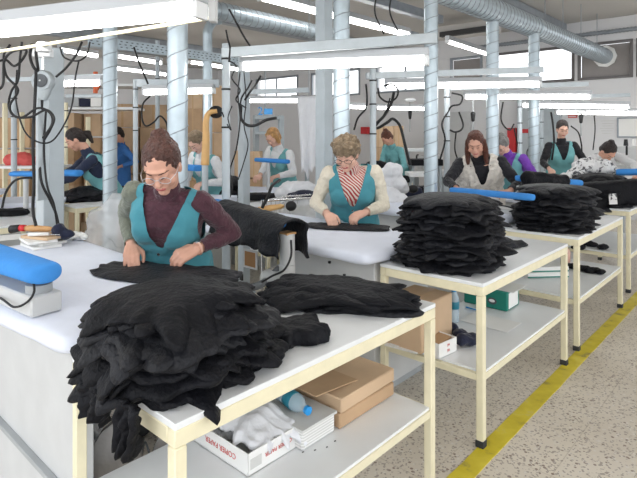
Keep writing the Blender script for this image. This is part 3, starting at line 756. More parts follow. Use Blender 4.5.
# ---- blue boards of the stations behind
a = Dp(451, 187, 4.6); b = Dp(534, 194, 3.8)
sleeve_board('long blue sleeve board in front of the woman in the cream fleece vest', b, a, .075, .075, .052, None, zt=.86)
r = thing('steam_machine', 'white board machine with a black cable under the long blue sleeve board', 'machine', Gp(495, 215, .86))
MB().beam(Dp(470, 207, 4.55), Dp(516, 212, 4.3), .16, .05).build('body', M['machine'], r, smooth=True)
MB().beam(Dp(472, 214, 4.55), Dp(516, 219, 4.3), .20, .035).build('tray', M['topwhite'], r, smooth=True)
MB().beam(Dp(490, 203, 4.5), Dp(498, 204, 4.45), .05, .09).build('pedestal', M['machine'], r, smooth=True)
cable('power_cable', 'black cable running along the white machine under the long blue sleeve board', [Dp(470, 202, 4.35), Dp(485, 206, 4.3), Dp(498, 205, 4.25), Dp(512, 208, 4.2), Dp(518, 212, 4.2)], .006)
# black roll over a board
ra, rb_ = Dp(524, 178, 4.6), Dp(567, 182, 4.75)
sleeve_board('blue sleeve board poking out of the black roll', Dp(582, 180, 4.85), Dp(516, 175, 4.75), .085, .085, .055, None)
rl = MB(); pts = [ra.lerp(rb_, k/20) for k in range(21)]; rl.tube(pts, [.066+(-.02 if k in (0, 20) else 0) for k in range(21)], 18)
me = link = None
def disp_obj(o, amp, sc):
    for v in o.data.vertices: q = v.co+o.location; v.co += v.normal*amp*noise.noise(q*sc)
def soft(name, label, cat, mb, m, vox=.01, amp=.012, sc=14, group=None, sm=2, loc=None):
    r_ = bpy.data.objects.new('t', None); c = loc or mb.v[0]; me = remesh(mb, vox, sm); bm = bmesh.new(); bm.from_mesh(me); bm.normal_update()
    for v in bm.verts: v.co = v.co+v.normal*(amp*noise.noise(v.co*sc)+amp*.5*noise.noise(v.co*sc*2.3))
    for v in bm.verts: v.co -= Vector(c)
    bm.to_mesh(me); bm.free(); me.materials.clear(); me.materials.append(M[m]); me.polygons.foreach_set('use_smooth', [True]*len(me.polygons))
    bpy.data.objects.remove(r_); o = bpy.data.objects.new(name, me); C.objects.link(o); o.location = c; return tag(o, label, cat, group)
soft('rolled_garment', 'fat black roll of garments over the sleeve board above the stack', 'garment', rl, 'black', .012, .016, 7)
wm = MB()
MB_ = wm.box(Dp(545, 190, 4.75), (.50, .16, .03), (rb_-ra)); tag(wm.build('white_tray', M['topwhite'], smooth=True, loc=Dp(545, 190, 4.75)), 'thin white tray under the fat black roll', 'tray')
# right edge board, white printed garment
sleeve_board('blue sleeve board at the right edge above the draped heap', Dp(616, 169, 5.6), Dp(668, 168, 5.35), .11, .14, .07, None)
hm = MB()
for px, py, rr in ((577, 173, .10), (588, 167, .13), (602, 168, .12), (612, 171, .09), (566, 178, .05), (595, 180, .09)): hm.ell(Dp(px, py, 5.75), (rr, .1, rr*.75))
soft('printed_garment', 'black and white printed garment bundled in front of the bending dark-haired woman', 'garment', hm, 'pattern', .014, .03, 11)
drape('draped_garment', 'black garment draped in an arch over the table at the right edge', Dp(577, 183, 5.25), Dp(655, 177, 5.1), .10, .20, 9, th=.012, nu=30, nv=20)
tag(MB().box(Dp(613, 199, 4.95), (.07, .004, .10), Vector((1, -.2, .08))).build('printed_tag', M['pattern'], loc=Dp(613, 199, 4.95)), 'black and white printed patch showing in the black heap', 'label')
# ================================================================ things on shelves
def carton(name, label, c, sx, sy, sz, rot, m, parent=None, open_=False, cat='box', group=None, lid=None, tape=False):
    """c: centre of the base"""
    ax = Vector((math.cos(rot), math.sin(rot), 0)); ay = Z.cross(ax); c = Vector(c); r = thing(name, label, cat, c, group)
    if open_:
        th = .004; mb = MB(); mb.box(c+Z*th/2, (sx, sy, th), ax, ay)
        for s in (-1, 1): mb.box(c+ax*s*(sx/2-th/2)+Z*sz/2, (th, sy, sz), ax, ay); mb.box(c+ay*s*(sy/2-th/2)+Z*sz/2, (sx, th, sz), ax, ay)
        mb.build('tray', M[m], r)
    else:
        MB().box(c+Z*sz/2, (sx, sy, sz), ax, ay).build('body', M[m], r, smooth=True)
    if lid: MB().box(c+Z*(sz+.004), (sx+.012, sy+.012, .010), ax, ay).build('lid', M[lid], r, smooth=True)
    if tape: MB().box(c+Z*(sz+.0008), (sx*1.003, .05, .0012), ax, ay).build('tape', M['tape'], r)
    return r
def text(s, p, xdir, up, size, m, parent=None, name='lettering', label=None, cat=None):
    cu = bpy.data.curves.new('t', 'FONT'); cu.body = s; cu.size = size; cu.extrude = .0004; cu.align_x = 'CENTER'; cu.align_y = 'CENTER'
    o = bpy.data.objects.new('t', cu); C.objects.link(o); dg = bpy.context.evaluated_depsgraph_get(); dg.update(); me = bpy.data.meshes.new_from_object(o.evaluated_get(dg)); bpy.data.objects.remove(o)
    x = Vector(xdir).normalized(); y = Vector(up).normalized(); z = x.cross(y); inv = root_inv(parent) if parent else Matrix.Identity(4)
    mt = Matrix((x, y, z)).transposed().to_4x4(); mt.translation = Vector(p); me.transform(inv @ mt); me.materials.clear(); me.materials.append(M[m])
    o = bpy.data.objects.new(name, me); C.objects.link(o); o.parent = parent; return o
# shelf of table one
ng = Gp(248, 477, .362); bx = .24; by = .36
c = ng+U*bx/2-V*by/2
cr = carton('copy_paper_lid', 'white copier paper carton lid holding a crumpled white cloth', c, bx, by, .075, ANG, 'paper', open_=True)
text('COPIER PAPER', c-U*(bx/2+.001)+Z*.038, V*-1*-1, Z*1, .030, 'redtext', cr) if 0 else None
text('COPIER PAPER', c-U*(bx/2+.0012)-V*-.03+Z*.040, -V, -Z, .027, 'redtext', cr)
text('COPIER PAPER', c+V*(by/2+.0012)+U*.02+Z*.040, -U, -Z, .020, 'redtext', cr)
MB().box(c+V*(by/2+.0006)-U*.085+Z*.035, (.05, .001, .035), U, V).build('printed_label', M['paperg'], cr)
cc = c+U*.05-V*-.01
def zcl(x, y):
    q = Vector((x, y, 0))-Vector((cc.x, cc.y, 0)); a_ = q.dot(U); b_ = q.dot(V)
    d = max(a_-.075, 0)+max(b_-.17, 0)+max(-b_-.19, 0); return .375+max(.085*(1-(a_*a_+b_*b_)/.06), .045)-min(d*1.3, .075)
garment('crumpled_cloth', 'white crumpled cloth spilling out of the copier paper lid', (cc.x+.015, cc.y+.01), .205, .165, ANG+1.2, .014, 5, zcl, m='whitecloth', cat='cloth', ruf=.45, fold=.020, nr=22, nt=150, droop=.02)
garment('crumpled_cloth', 'balled up white cloth at the back of the copier paper lid', (cc.x-.09, cc.y+.02), .085, .07, ANG, .03, 8, lambda x, y: .372, m='whitecloth', cat='cloth', ruf=.45, fold=.018, nr=14, nt=80)
e = Gp(335.4, 431, .362); c = e-U*.092-V*.15
for i in range(2):
    pass
rm = carton('paper_stack', 'stack of white paper in grey wrap under the plastic bottle', c, .18, .30, .070, ANG, 'reams', lid='paperg')
def bottle(label, p, d, r=.033, L=.215, water=False):
    p = Vector(p); d = Vector(d).normalized(); rt = thing('water_bottle', label, 'bottle', p)
    pr = [(.001, 0), (r*.8, .001), (r, .010), (r, .05), (r*.94, .056), (r, .062), (r, .09), (r*.95, .097), (r, .104), (r, .135), (r*.9, .155), (r*.5, .178), (.013, .188), (.013, L-.016)]
    MB().lathe(p, pr, d, 20).build('body', M['pet'], rt, smooth=2)
    MB().lathe(p, [(r+.0006, .085), (r+.0012, .086), (r+.0012, .128), (r+.0006, .129)], d, 20).build('label_band', M['bottlelabel'], rt, smooth=2)
    MB().lathe(p, [(.001, L-.018), (.016, L-.018), (.016, L-.003), (.001, L)], d, 16).build('cap', M['capblue'], rt, smooth=True)
    return rt
b0 = Dp(276, 393, 2.12); b1 = Dp(306, 413, 1.97); zb = .362+.082+.035
b0.z = zb; b1.z = zb-.006; bottle('clear plastic bottle with blue cap lying on the wrapped paper stack', b0, b1-b0)
near = Gp(340, 430, .362); L1, D1 = .37, .26; c = near+U*L1/2-V*D1/2
carton('cardboard_box', 'lower of two brown cardboard boxes on the nearest table shelf', c, L1, D1, .058, ANG, 'card', tape=True)
cb = carton('cardboard_box', 'upper brown cardboard box with open flap on the nearest table shelf', c+Z*.0595+U*.004, L1, D1, .056, ANG+.015, 'card2')
fp = c+Z*.118-U*.05; MB().box(fp-V*.02-U*.09+Z*.012, (.26, .20, .004), (U+Z*-.10), -V).build('flap', M['card'], cb)
MB().box(fp+U*.08-V*.09+Z*.0015, (.10, .05, .001), U, V).build('shipping_label', M['paper'], cb)
# shelf marks: small scraps
for i, (px, py) in enumerate(((315, 450), (327, 447), (303, 452), (335, 441))):
    p = Gp(px, py, .3622); tag(MB().box(p, (.008, .005, .0012), U, V).build('thread_scrap', M['ink'], loc=p), 'dark thread scrap lying on the nearest table shelf', 'scrap', 'thread scraps on the nearest shelf')
# shelf of table two
s2 = .362
c = Gp(507, 312, s2)-V*.15+U*.10
gb = carton('shoe_box', 'green carton with a white end label on the shelf under the tall pile', c, .30, .20, .125, ANG-math.pi/2, 'green')
ax = Vector((math.cos(ANG-math.pi/2), math.sin(ANG-math.pi/2), 0)); ay = Z.cross(ax)
MB().box(c+ax*.1512+Z*.062, (.0015, .15, .10), ax, ay).build('end_label', M['paper'], gb)
text('SHOES', c+ax*.1525+Z*.075, ay, Z, .028, 'ink', gb) if 0 else None
MB().ell(c-ay*.1005+ax*.05+Z*.05, (.032, .002, .022), Matrix((ax, ay, Z)).transposed()).build('logo', M['ink'], gb); MB().ell(c-ay*.102+ax*.05+Z*.052, (.020, .002, .010), Matrix((ax, ay, Z)).transposed()).build('logo_center', M['paper'], gb)  # dark oval logo with a smaller pale oval printed on it
tag(MB().box(c+Z*.128+ax*.04+ay*.02, (.30, .22, .003), ax, ay).build('paper_sheet', M['paper'], loc=c+Z*.128), 'white paper sheet lying on the green carton', 'paper')
bottle('clear plastic bottle standing on the shelf beside the green carton', Gp(454, 322, s2), Z, .031, .205)
p = Gp(490, 314+8, s2+.001); tag(MB().box(p+Z*.0015, (.30, .21, .0015), V, U).build('paper_sheet', M['paper'], loc=p), 'white paper sheet lying flat in front of the green carton', 'paper')
p0 = Gp(466, 307, s2+.006); p1 = Gp(480, 311, s2+.006); tag(MB().tube([p0, p1], .0045, 8).build('pen', M['capblue'], loc=p0), 'blue pen on the paper sheet by the green carton', 'pen')
c = Gp(440, 356, s2)+U*.05-V*.075
wc = carton('small_carton', 'small open white carton with faint red printing beside the dark cloth', c, .155, .20, .075, ANG-.12, 'paper', open_=True)
for k in range(2): text('PAPER', c+V*(.1012)+Z*(.052-.028*k)+U*.01, U, Z, .022, 'redtext', wc)
MB().box(c+Z*.060+U*.02, (.11, .15, .008), Vector((.72, .66, .1)), None).build('contents', M['card'], wc)
hm = MB()
for px, py, rr in ((446, 326, .03), (453, 329, .035), (460, 334, .045), (467, 340, .05), (472, 338, .045), (462, 341, .04)): hm.ell(Gp(px, py, s2+.03), (rr, rr, .032))
soft('dark_cloth', 'dark navy cloth crumpled behind the small white carton', 'cloth', hm, 'navy', .008, .012, 18)
for i, (px, py, rr, ln) in enumerate(((412, 341, .1, .28), (404, 336, -.3, .26))):
    p = Gp(px, py, s2+.004+.006*i); tag(MB().box(p, (ln, .19, .006), Vector((math.cos(ANG+rr), math.sin(ANG+rr), .02*i)), None).build('paper_bundle', M['paper'], loc=p), ['white paper bundle lying beside the small white carton', 'white paper bundle topmost at the shelf end by the small carton'][i], 'paper')
c = Wl(B2, .155, .455, s2); carton('cardboard_box', 'large brown cardboard box at the back of the shelf under the tall pile', c, .33, .25, .25, ANG, 'card2', tape=True)
p = Wl(B2, .35, .20, s2+.02)
hm = MB(); q = Dp(370, 346, 2.95)
hm.ell((q.x, q.y, .04), (.09, .06, .04)); hm.ell((q.x+.07, q.y+.03, .035), (.07, .05, .035)); soft('dark_cloth', 'small black cloth lying on the floor beyond the nearest table', 'cloth', hm, 'black', .01, .012, 16)
# shelf of table three
c = Gp(548, 277, s2)+U*.04-V*.06
for k in range(2):
    x = carton('flat_carton', ['flat white and green carton on the third table shelf, lower one', 'flat white and green carton on the third table shelf, upper one'][k], c+Z*.046*k, .34, .20, .044, ANG-.75, 'paper')
    a2 = Vector((math.cos(ANG-.75), math.sin(ANG-.75), 0)); b2 = Z.cross(a2)
    MB().box(c+Z*(.046*k+.008)-b2*.1006, (.34, .001, .010), a2, b2).build('green_band', M['green'], x)
c = Gp(566, 262, s2); tag(MB().lathe(c, [(.001, 0), (.035, 0), (.037, .09), (.02, .12), (.012, .13), (.012, .15), (.001, .15)], Z, 16).build('spray_bottle', mat('pink_plastic', (.75, .45, .36), .4), smooth=2, loc=c), 'pinkish plastic bottle on the third table shelf', 'bottle')
hm = MB()
for px, py, rr in ((572, 266, .05), (582, 268, .055), (592, 270, .055), (601, 272, .035)): hm.ell(Gp(px, py, s2+.02), (rr*1.3, rr, .022))
soft('dark_cloth', 'black cloth lying flat on the third table shelf', 'cloth', hm, 'black', .009, .01, 16)
hm = MB()
for px, py, rr in ((578, 243, .06), (590, 240, .06), (602, 243, .05)): hm.ell(Gp(px, py+4, s2+.02), (rr*1.3, rr, .03))
soft('dark_cloth', 'black scraps of cloth on the shelf of the table at the right edge', 'cloth', hm, 'black', .012, .015, 14)
# grey bags on the floor between the two near tables
def tote(label, base, w, dpt, h, rot, seed):
    ax = Vector((math.cos(rot), math.sin(rot), 0)); ay = Z.cross(ax); base = Vector(base); r = thing('tote_bag', label, 'bag', base); mb = MB(); n = 40; rows = 14; vs = []; fs = []
    for i in range(rows+1):
        f = i/rows
        for k in range(n):
            a = 2*math.pi*k/n; pin = 1-f**1.6*.86; x = w/2*math.copysign(abs(math.cos(a))**.6, math.cos(a))*(1-.28*f); y = dpt/2*math.copysign(abs(math.sin(a))**.6, math.sin(a))*pin
            z = h*f*(1-.30*f*(abs(math.cos(a)-.25))**1.2); q = Vector((x*6, y*6, z*7+seed)); j = .018*noise.noise(q)+.008*noise.noise(q*2.7)
            vs.append(base+ax*(x+j)+ay*(y+j*1.2)+Z*max(z, .0))
    for i in range(rows):
        for k in range(n): k2 = (k+1) % n; fs.append((i*n+k, i*n+k2, (i+1)*n+k2, (i+1)*n+k))
    fs.append(tuple(range(n-1, -1, -1))); mb.add(vs, fs); mb.build('bag_body', M['greybag'], r, smooth=2)
    top = base+Z*h*.80
    MB().tube(smooth_path([top-ax*w*.30+ay*.01-Z*.05, top-ax*w*.42-Z*.02+ay*.05, top-ax*w*.50+ay*.08-Z*.12, top-ax*w*.40+ay*.08-Z*.19]), .004, 8).build('handle', M['rubberg'], r, smooth=2)
    return r
tote('grey plastic tote bag with a pointed top on the floor by the nearest table', (-.76, 1.93, 0), .26, .16, .47, .35, 1)
tote('grey tote bag standing further right behind the nearest table shelf', (-.57, 1.99, 0), .22, .14, .42, .15, 5)
cable('steel_pipe', 'grey steel pipe on the floor between the nearest tables', [Dp(83, 422, 2.35)*1, Dp(96, 436, 2.2), Dp(118, 462, 1.98)], .014, 'machined', cat='pipe')
# things on the first ironing table
z1 = .862
def stackp(name, label, c, sx, sy, sz, rot, m, cat):
    ax = Vector((math.cos(rot), math.sin(rot), 0)); return tag(MB().box(Vector(c)+Z*sz/2, (sx, sy, sz), ax).build(name, M[m], smooth=True, loc=c), label, cat)
cs = Gp(41, 246, z1)
for i, (dx, dr, mm, tt) in enumerate(((.0, .1, 'paper', 'lowest magazine of the pile on the near ironing table'), (.012, .3, 'paperg', 'middle magazine of the pile on the near ironing table'), (-.01, .0, 'paper', 'cream magazine near the top of the pile on the ironing table'), (.015, .45, 'card2', 'brown covered book on top of the magazine pile'))):
    stackp('magazine', tt, cs+Vector((dx, dx, .016*i)), .21, .15, .015, 2.3+dr, mm, 'magazine')
stackp('paper_sheet', 'loose white paper sheet at the back of the near ironing table', Gp(16, 237, z1), .26, .19, .002, .5, 'paper', 'paper')
q = cs+Z*.064
sc_ = thing('garment_press_brush', 'brush with wooden handle and red collar lying on the magazine pile', 'brush', q)
a, b = q+Vector((-.10, .02, .035)), q+Vector((.07, -.01, .035))
MB().tube([a.lerp(b, t) for t in (0, .1, .3, .6, .9, 1)], [.014, .018, .020, .017, .015, .009], 14).build('handle', M['wood'], sc_, smooth=2)
MB().tube([a-(b-a)*.20, a], .019, 14).build('collar', M['red'], sc_, smooth=2); MB().tube([a-(b-a)*.55-Z*.01, a-(b-a)*.2], .024, 14, .020).build('head', M['rubber'], sc_, smooth=2)
hm = MB(); hm.ell(q+Vector((.10, .0, .03)), (.035, .05, .035)); hm.ell(q+Vector((.13, .03, .0)), (.05, .04, .03)); soft('cleaning_rag', 'dark and grey rag beside the brush on the magazine pile', 'cloth', hm, 'navy', .008, .01, 20)
cp = thing('scissors', 'cream handled scissors under the wooden brush on the magazine pile', 'scissors', q)
MB().tube([q+Vector((-.04, -.06, .014)), q+Vector((.07, -.05, .014))], .010, 10).build('handle', M['paper'], cp, smooth=2); MB().beam(q+Vector((.07, -.05, .014)), q+Vector((.13, -.04, .010)), .016, .004).build('blade', M['chrome'], cp)
hm = MB()
for a_, b_, rr in ((0, 0, .05), (.06, -.01, .035), (-.05, .02, .04), (.10, -.04, .025)): hm.ell(Gp(70, 240, z1)+Vector((a_, b_, .025)), (rr, rr, .025))
soft('crumpled_paper', 'crumpled white tissue by the magazine pile on the ironing table', 'paper', hm, 'paper', .008, .014, 20)
# garments being worked on
garment('spread_garment', 'black garment piece spread flat under the hands of the woman in olive and maroon sleeves', (-.70, 2.40), .40, .175, -.32, .012, 71, lambda x, y: .864, ruf=.05, fold=.008, nr=14, nt=110, m='black2', sleeves=False)
garment('spread_garment', 'black garment piece spread under the hands of the woman with curly hair', (.20, 3.62), .32, .13, -.20, .012, 73, lambda x, y: .864, ruf=.04, fold=.006, nr=12, sleeves=False, m='black2')
# floor tape
p0 = Gp(447, 492, 0); p1 = p0+U*8.5; tp = MB(); vs = []; fs = []; n = 80
for i in range(n+1):
    p = p0.lerp(p1, i/n); j = .004*noise.noise(Vector((i*.8, 0, 0))); k = .004*noise.noise(Vector((i*.8, 5, 0))); vs += [p-V*(.045+j), p+V*(.045+k), p-V*(.045+j)+Z*.003, p+V*(.045+k)+Z*.003]
for i in range(n): a = i*4; fs += [(a+2, a+3, a+7, a+6), (a, a+2, a+6, a+4), (a+1, a+5, a+7, a+3), (a, a+4, a+5, a+1)]
tp.add(vs, fs); o = tp.build('floor_tape', M['yellow'], loc=p0); o['kind'] = 'structure'
# ================================================================ ducts, posts, lamps
def duct(name, label, p0, p1, r, pitch=.11, m='galv', group=None, elbow=None):
    p0, p1 = Vector(p0), Vector(p1); pts = [p0, p1] if not elbow else smooth_path([p0]+[Vector(e) for e in elbow]+[p1], 8)
    rt = thing(name, label, 'duct', p1 if p1.z < p0.z else p0, group)
    MB().tube(pts, r, 24).build('pipe', M[m], rt, smooth=True)
    L = (p1-p0).length; d = (p1-p0).normalized()
    if not elbow:
        x, y = orth(d); n = int(L/pitch*14); hp_ = [p0+d*(L*i/n)+(x*math.cos(2*math.pi*i/14)+y*math.sin(2*math.pi*i/14))*(r+.0005) for i in range(n+1)]
        MB().tube(hp_, r*.045+.0015, 5).build('spiral_seam', M['galvd'], rt, smooth=2)
    return rt
def vduct(px, Y, ztop, zbot, r, label, pitch=.12):
    x = (px-CX)/F_*Y; rt = duct('suction_duct', label, (x, Y, ztop), (x, Y, zbot), r, pitch, group=None)
    return rt
vduct(177.5, 3.25, 3.6, .0, .062, 'thick spiral suction duct rising behind the woman in olive and maroon sleeves', .16)
vduct(110, 4.6, 2.44, .0, .060, 'spiral suction duct under the perforated tray near the ponytail woman')
vduct(341.5, 3.95, 3.6, 0, .062, 'spiral suction duct rising behind the curly-haired woman')
vduct(431, 4.6, 3.6, 0, .060, 'spiral suction duct behind the tall square black pile')
vduct(492.5, 6.05, 2.80, 0, .070, 'spiral suction duct behind the woman in the cream fleece vest')
vduct(534, 6.85, 2.82, 0, .070, 'spiral suction duct left of the standing dark-haired woman')
x = (207.5-CX)/F_*6.2
duct('suction_duct', 'thin elbowed duct bending into the tray near the boxes', Dp(220, 20, 6.3), (x, 6.2, 0), .055, elbow=[Dp(213, 22, 6.25), Dp(208, 30, 6.2), Dp(207.5, 45, 6.2), Dp(207.5, 90, 6.2)])
e = Vector((5.22, 9.58, 2.93)); s = e-U*9.3
md = duct('main_duct', 'long fat spiral main duct running to the back wall', s, e, .135, .10)
for f in (.35, .62, .84):
    p = s.lerp(e, f); MB().tube([p-U*.03, p+U*.03], .142, 24).build('joint_band', M['galv'], md, smooth=True)
MB().tube([e-U*.02, e+U*.03], [.20, .19], 9).build('wall_collar', M['paper'], md)
for px in (545, 563, 581, 597):
    f = ((px-CX)/F_); t_ = None
    # point of the duct axis seen at this column
    k = f; lam = (k*s.y-s.x)/(U.x-k*U.y); p = s+U*lam
    tag(MB().tube([p+Z*.135, Vector((p.x, p.y, 3.62))], .006, 6).build('hanger_rod', M['galvd'], loc=p+Z*.135), 'thin threaded rod holding the long main duct from the ceiling', 'rod', 'main duct hanger rods')
duct('main_duct', 'large horizontal spiral duct at top left behind the ceiling lamp', Dp(196, 6, 5.7), Dp(334, 36, 7.4), .10, .09)
# square steel columns
def column(px, Y, w, z1, label, m='postgrey', z0=0):
    x = (px-CX)/F_*Y; r = thing('steel_column', label, 'column', (x, Y, z0))
    MB().beam((x, Y, z0), (x, Y, z1), w, w).build('shaft', M[m], r, smooth=True); MB().beam((x, Y, z0), (x, Y, z0+.012), w+.08, w+.08).build('base_plate', M[m], r); return r
column(324, 4.35, .105, 3.62, 'square grey steel column left of the duct behind the curly-haired woman')
column(50, 3.52, .135, 2.08, 'pale square machine column behind the big disc balancer at left', 'postwhite')
column(244, 5.0, .085, 2.3, 'thin grey column behind the cable bundle in the middle')
# perforated tray
a, b = Dp(88, 40, 5.05), Dp(246, 61.5, 6.6); d = (b-a); n_ = d.normalized(); tr = thing('cable_tray', 'perforated galvanised cable tray hanging at upper left', 'cable tray', a)
MB().beam(a, b, .012, .105).build('side_rail', M['galv'], tr, smooth=True); MB().beam(a-Z*.05+Vector((-.05, .05, 0)), b-Z*.05+Vector((-.05, .05, 0)), .12, .008).build('tray_floor', M['galv'], tr)
hl = MB(); sd = n_.cross(Z).normalized()
for i in range(34):
    for j in (-1, 0, 1):
        p = a.lerp(b, (i+.5+(.25 if j else 0))/34)+Z*.028*j+sd*.0075*(1 if sd.y < 0 else -1); hl.box(p, (.022, .002, .008), n_, sd)
hl.build('slots', M['darkvoid'], tr)
# lamps
def lamp(label, p0, p1, r=.030, hous=True, w=.09, m='tube', cat='lamp', name='fluorescent_lamp', group=None, h=.045, two=False):
    p0, p1 = Vector(p0), Vector(p1); d = (p1-p0).normalized(); sd = d.cross(Z).normalized(); rt = thing(name, label, cat, (p0+p1)/2+Z*r, group)
    if hous:
        MB().beam(p0+Z*(r+h/2+.004)-d*.03, p1+Z*(r+h/2+.004)+d*.03, w, h).build('housing', M['reflector'], rt, smooth=True)
        for p in (p0-d*.018, p1+d*.018): MB().beam(p-d*.012, p+d*.012, w*.9, r*2.2).build('end_cap', M['topwhite'], rt, smooth=True)
    MB().tube([p0, p1], r, 14).build('light_tube', M[m], rt, smooth=True); return rt
lamp('very bright long lamp at top left over the nearest ironing table', Dp(-45, 36, 2.62), Dp(196, 11, 2.06), .029, w=.085, h=.055)
r = thing('lamp_pipe', 'cream steel pipe below the very bright lamp at top left', 'pipe', Dp(100, 35, 2.45))
MB().tube([Dp(-30, 56, 2.8), Dp(48, 44, 2.55), Dp(216, 17, 2.12)], .0085, 12).build('pipe', M['cream'], r, smooth=2)
MB().box(Dp(213, 10, 2.12), (.03, .05, .10), Vector((1, 0, 0))).build('clamp', M['machine'], r, smooth=True)
MB().beam(Dp(44, 52, 2.6), Dp(44, 42, 2.6), .06, .05).build('bracket', M['machine'], r, smooth=True)
lamp('long bright lamp over the curly-haired woman', Dp(246, 67, 3.62), Dp(424, 61, 3.30), .027, w=.10, h=.05)
lamp('bright lamp left of centre right over the station with the tall pile', Dp(388, 86, 5.3), Dp(538, 84.5, 5.0), .024, w=.09)
lamp('bright lamp over the woman in the cream fleece vest', Dp(466, 97, 6.2), Dp(588, 97, 6.0), .025, w=.09)
lamp('bright lamp over the standing dark-haired woman', Dp(523, 105.5, 7.3), Dp(627, 107, 7.1), .026, w=.09)
lamp('farthest bright lamp at the right edge', Dp(557, 112.5, 8.4), Dp(655, 113.5, 8.2), .027, w=.09)
lamp('lamp under the pale bar behind the thick duct', Dp(146, 92.5, 5.7), Dp(212, 91, 5.6), .026, w=.09)
lamp('small lamp above the ponytail woman', Dp(64, 84, 5.5), Dp(101, 83, 5.4), .028, w=.09)
lamp('low lamp above the blonde woman', Dp(243, 101, 7.2), Dp(300, 101, 7.1), .022, w=.08)
lamp('short lamp behind the square grey column', Dp(350, 107, 8.6), Dp(366, 107.5, 8.6), .024, w=.08)
lamp('distant lamp left of the pale thin post', Dp(378, 108, 9.4), Dp(424, 109, 9.3), .026, w=.08)
lamp('lamp over the bending woman with a bun', Dp(392, 76+8, 7.4)*1, Dp(418, 84, 7.3), .02, w=.08)
# ceiling rows
zc = 3.05
def prow(pa, pb, z, label, k=1, w=.11, h=.07, r=.032):
    a, b = Gp2(pa, z), Gp2(pb, z); lamp(label, a, b, r, w=w, h=h, m='tubefar', name='ceiling_lamp', cat='ceiling lamp')
def Gp2(p, z): y = F_*(z-H)/(HZ-p[1]); return Vector(((p[0]-CX)/F_*y, y, z))
prow((262, -2), (332, 16), zc, 'ceiling lamp at top centre, nearer one of its row'); prow((346, 19.5), (407, 35), zc, 'ceiling lamp at top centre, farther one of its row')
r = thing('lamp_rail', 'long grey rail carrying the ceiling lamps at top centre', 'rail', Gp2((330, 14), 3.12)); MB().beam(Gp2((255, -9), 3.14), Gp2((418, 34.5), 3.14), .05, .05).build('rail', M['galvd'], r, smooth=True)
MB().beam(Gp2((330, -14), 3.25), Gp2((440, 20), 3.25), .12, .12).build('upper_rail', M['galvd'], r, smooth=True)
prow((60, 50), (96, 56), zc, 'ceiling lamp in the upper left row, first of three'); prow((118, 56.5), (160, 63), zc, 'ceiling lamp in the upper left row, second of three'); prow((190, 62), (240, 70), zc, 'ceiling lamp in the upper left row, third of three')
prow((112, 68), (165, 74.5), zc, 'ceiling lamp in the lower left row above the boxes'); prow((448, 42), (492, 56), 2.9, 'ceiling lamp running behind the ducts at upper right', w=.07, r=.022)
r = thing('air_grille', 'long dark air grille under the ceiling near the duct joints', 'grille', Dp(470, 30, 9.3)); MB().beam(Dp(440, 34, 9.9), Dp(498, 26, 9.1), .25, .22).build('case', M['ceil'], r); MB().beam(Dp(441, 35, 9.7), Dp(496, 27.5, 8.95), .12, .09).build('slot', M['darkvoid'], r)
# station frames: post and crossbar
def frame(label, px, Y, z0, z1, bars, r=.027, m='postwhite'):
    x = (px-CX)/F_*Y; rt = thing('lamp_post', label, 'post', (x, Y, z0)); MB().tube([(x, Y, z0), (x, Y, z1)], r, 16).build('post', M[m], rt, smooth=True)
    MB().lathe((x, Y, z0), [(.001, 0), (r*2, 0), (r*2, .012), (.001, .012)], Z, 16).build('base_plate', M[m], rt)
    for a, b, h in bars: MB().beam(a, b, .03, h).build('crossbar', M['barsteel'], rt, smooth=True)
    for z in (z1-.10, z1-.30, z1-.55): MB().tube([(x, Y, z-.006), (x, Y, z+.006)], r+.004, 16).build('cable_tie', M['rubber'], rt)
    return rt
frame('pale lamp post left of the curly-haired woman with a long crossbar', 226, 3.46, 0, 2.10, [(Dp(222, 53, 3.44), Dp(437, 38, 3.22), .065)])
frame('pale lamp post behind the curly-haired woman, right side', 373, 4.45, 0, 2.06, [(Dp(366, 76, 4.45), Dp(543, 69.5, 4.9), .055)])
frame('pale lamp post left of the woman in the cream fleece vest', 447, 5.45, 0, 1.99, [(Dp(447, 88, 5.45), Dp(588, 84, 5.5), .05)], r=.03)
frame('pale lamp post at the far right station', 520, 6.6, 0, 1.95, [(Dp(520, 98, 6.6), Dp(630, 95, 6.5), .045)])
frame('slim pale post left of the thick duct carrying a lamp bar', 135.5, 5.75, 0, 2.1, [(Dp(134, 83, 5.75), Dp(219, 83.5, 5.6), .085)], r=.026)
frame('slim pale post at far left behind the disc balancer', 14, 5.75, 0, 2.0, [(Dp(8, 80, 5.75), Dp(104, 76, 5.6), .05)], r=.03)
frame('slim cream post left of the ponytail woman', 66, 6.5, 0, 1.9, [(Dp(66, 96, 6.2), Dp(102, 96, 6.2), .04)], r=.022, m='cream')
frame('short pale post behind the blonde woman', 307, 6.95, 0, 2.0, [(Dp(248, 92, 6.6), Dp(309, 90, 6.4), .06)], r=.03)
frame('blue-grey hanger post above the boxes', 157.5, 7.5, 0, 2.85, [], r=.03, m='postgrey')
frame('slim grey post near the red cabinet', 541, 8.2, 0, 2.0, [], r=.035, m='postgrey')
# right, thin hangers seen against the ceiling
for i, (px, Y, y0, y1) in enumerate(((377, 5.2, -8, 34), (392, 5.2, -8, 33))):
    cable('hanging_cable', ['dark cable hanging from the ceiling right of the duct at top centre', 'second dark cable hanging from the ceiling, right of its twin'][i], [Dp(px, y0, Y), Dp(px-2, (y0+y1)/2, Y), Dp(px+7, y1, Y)], .008)
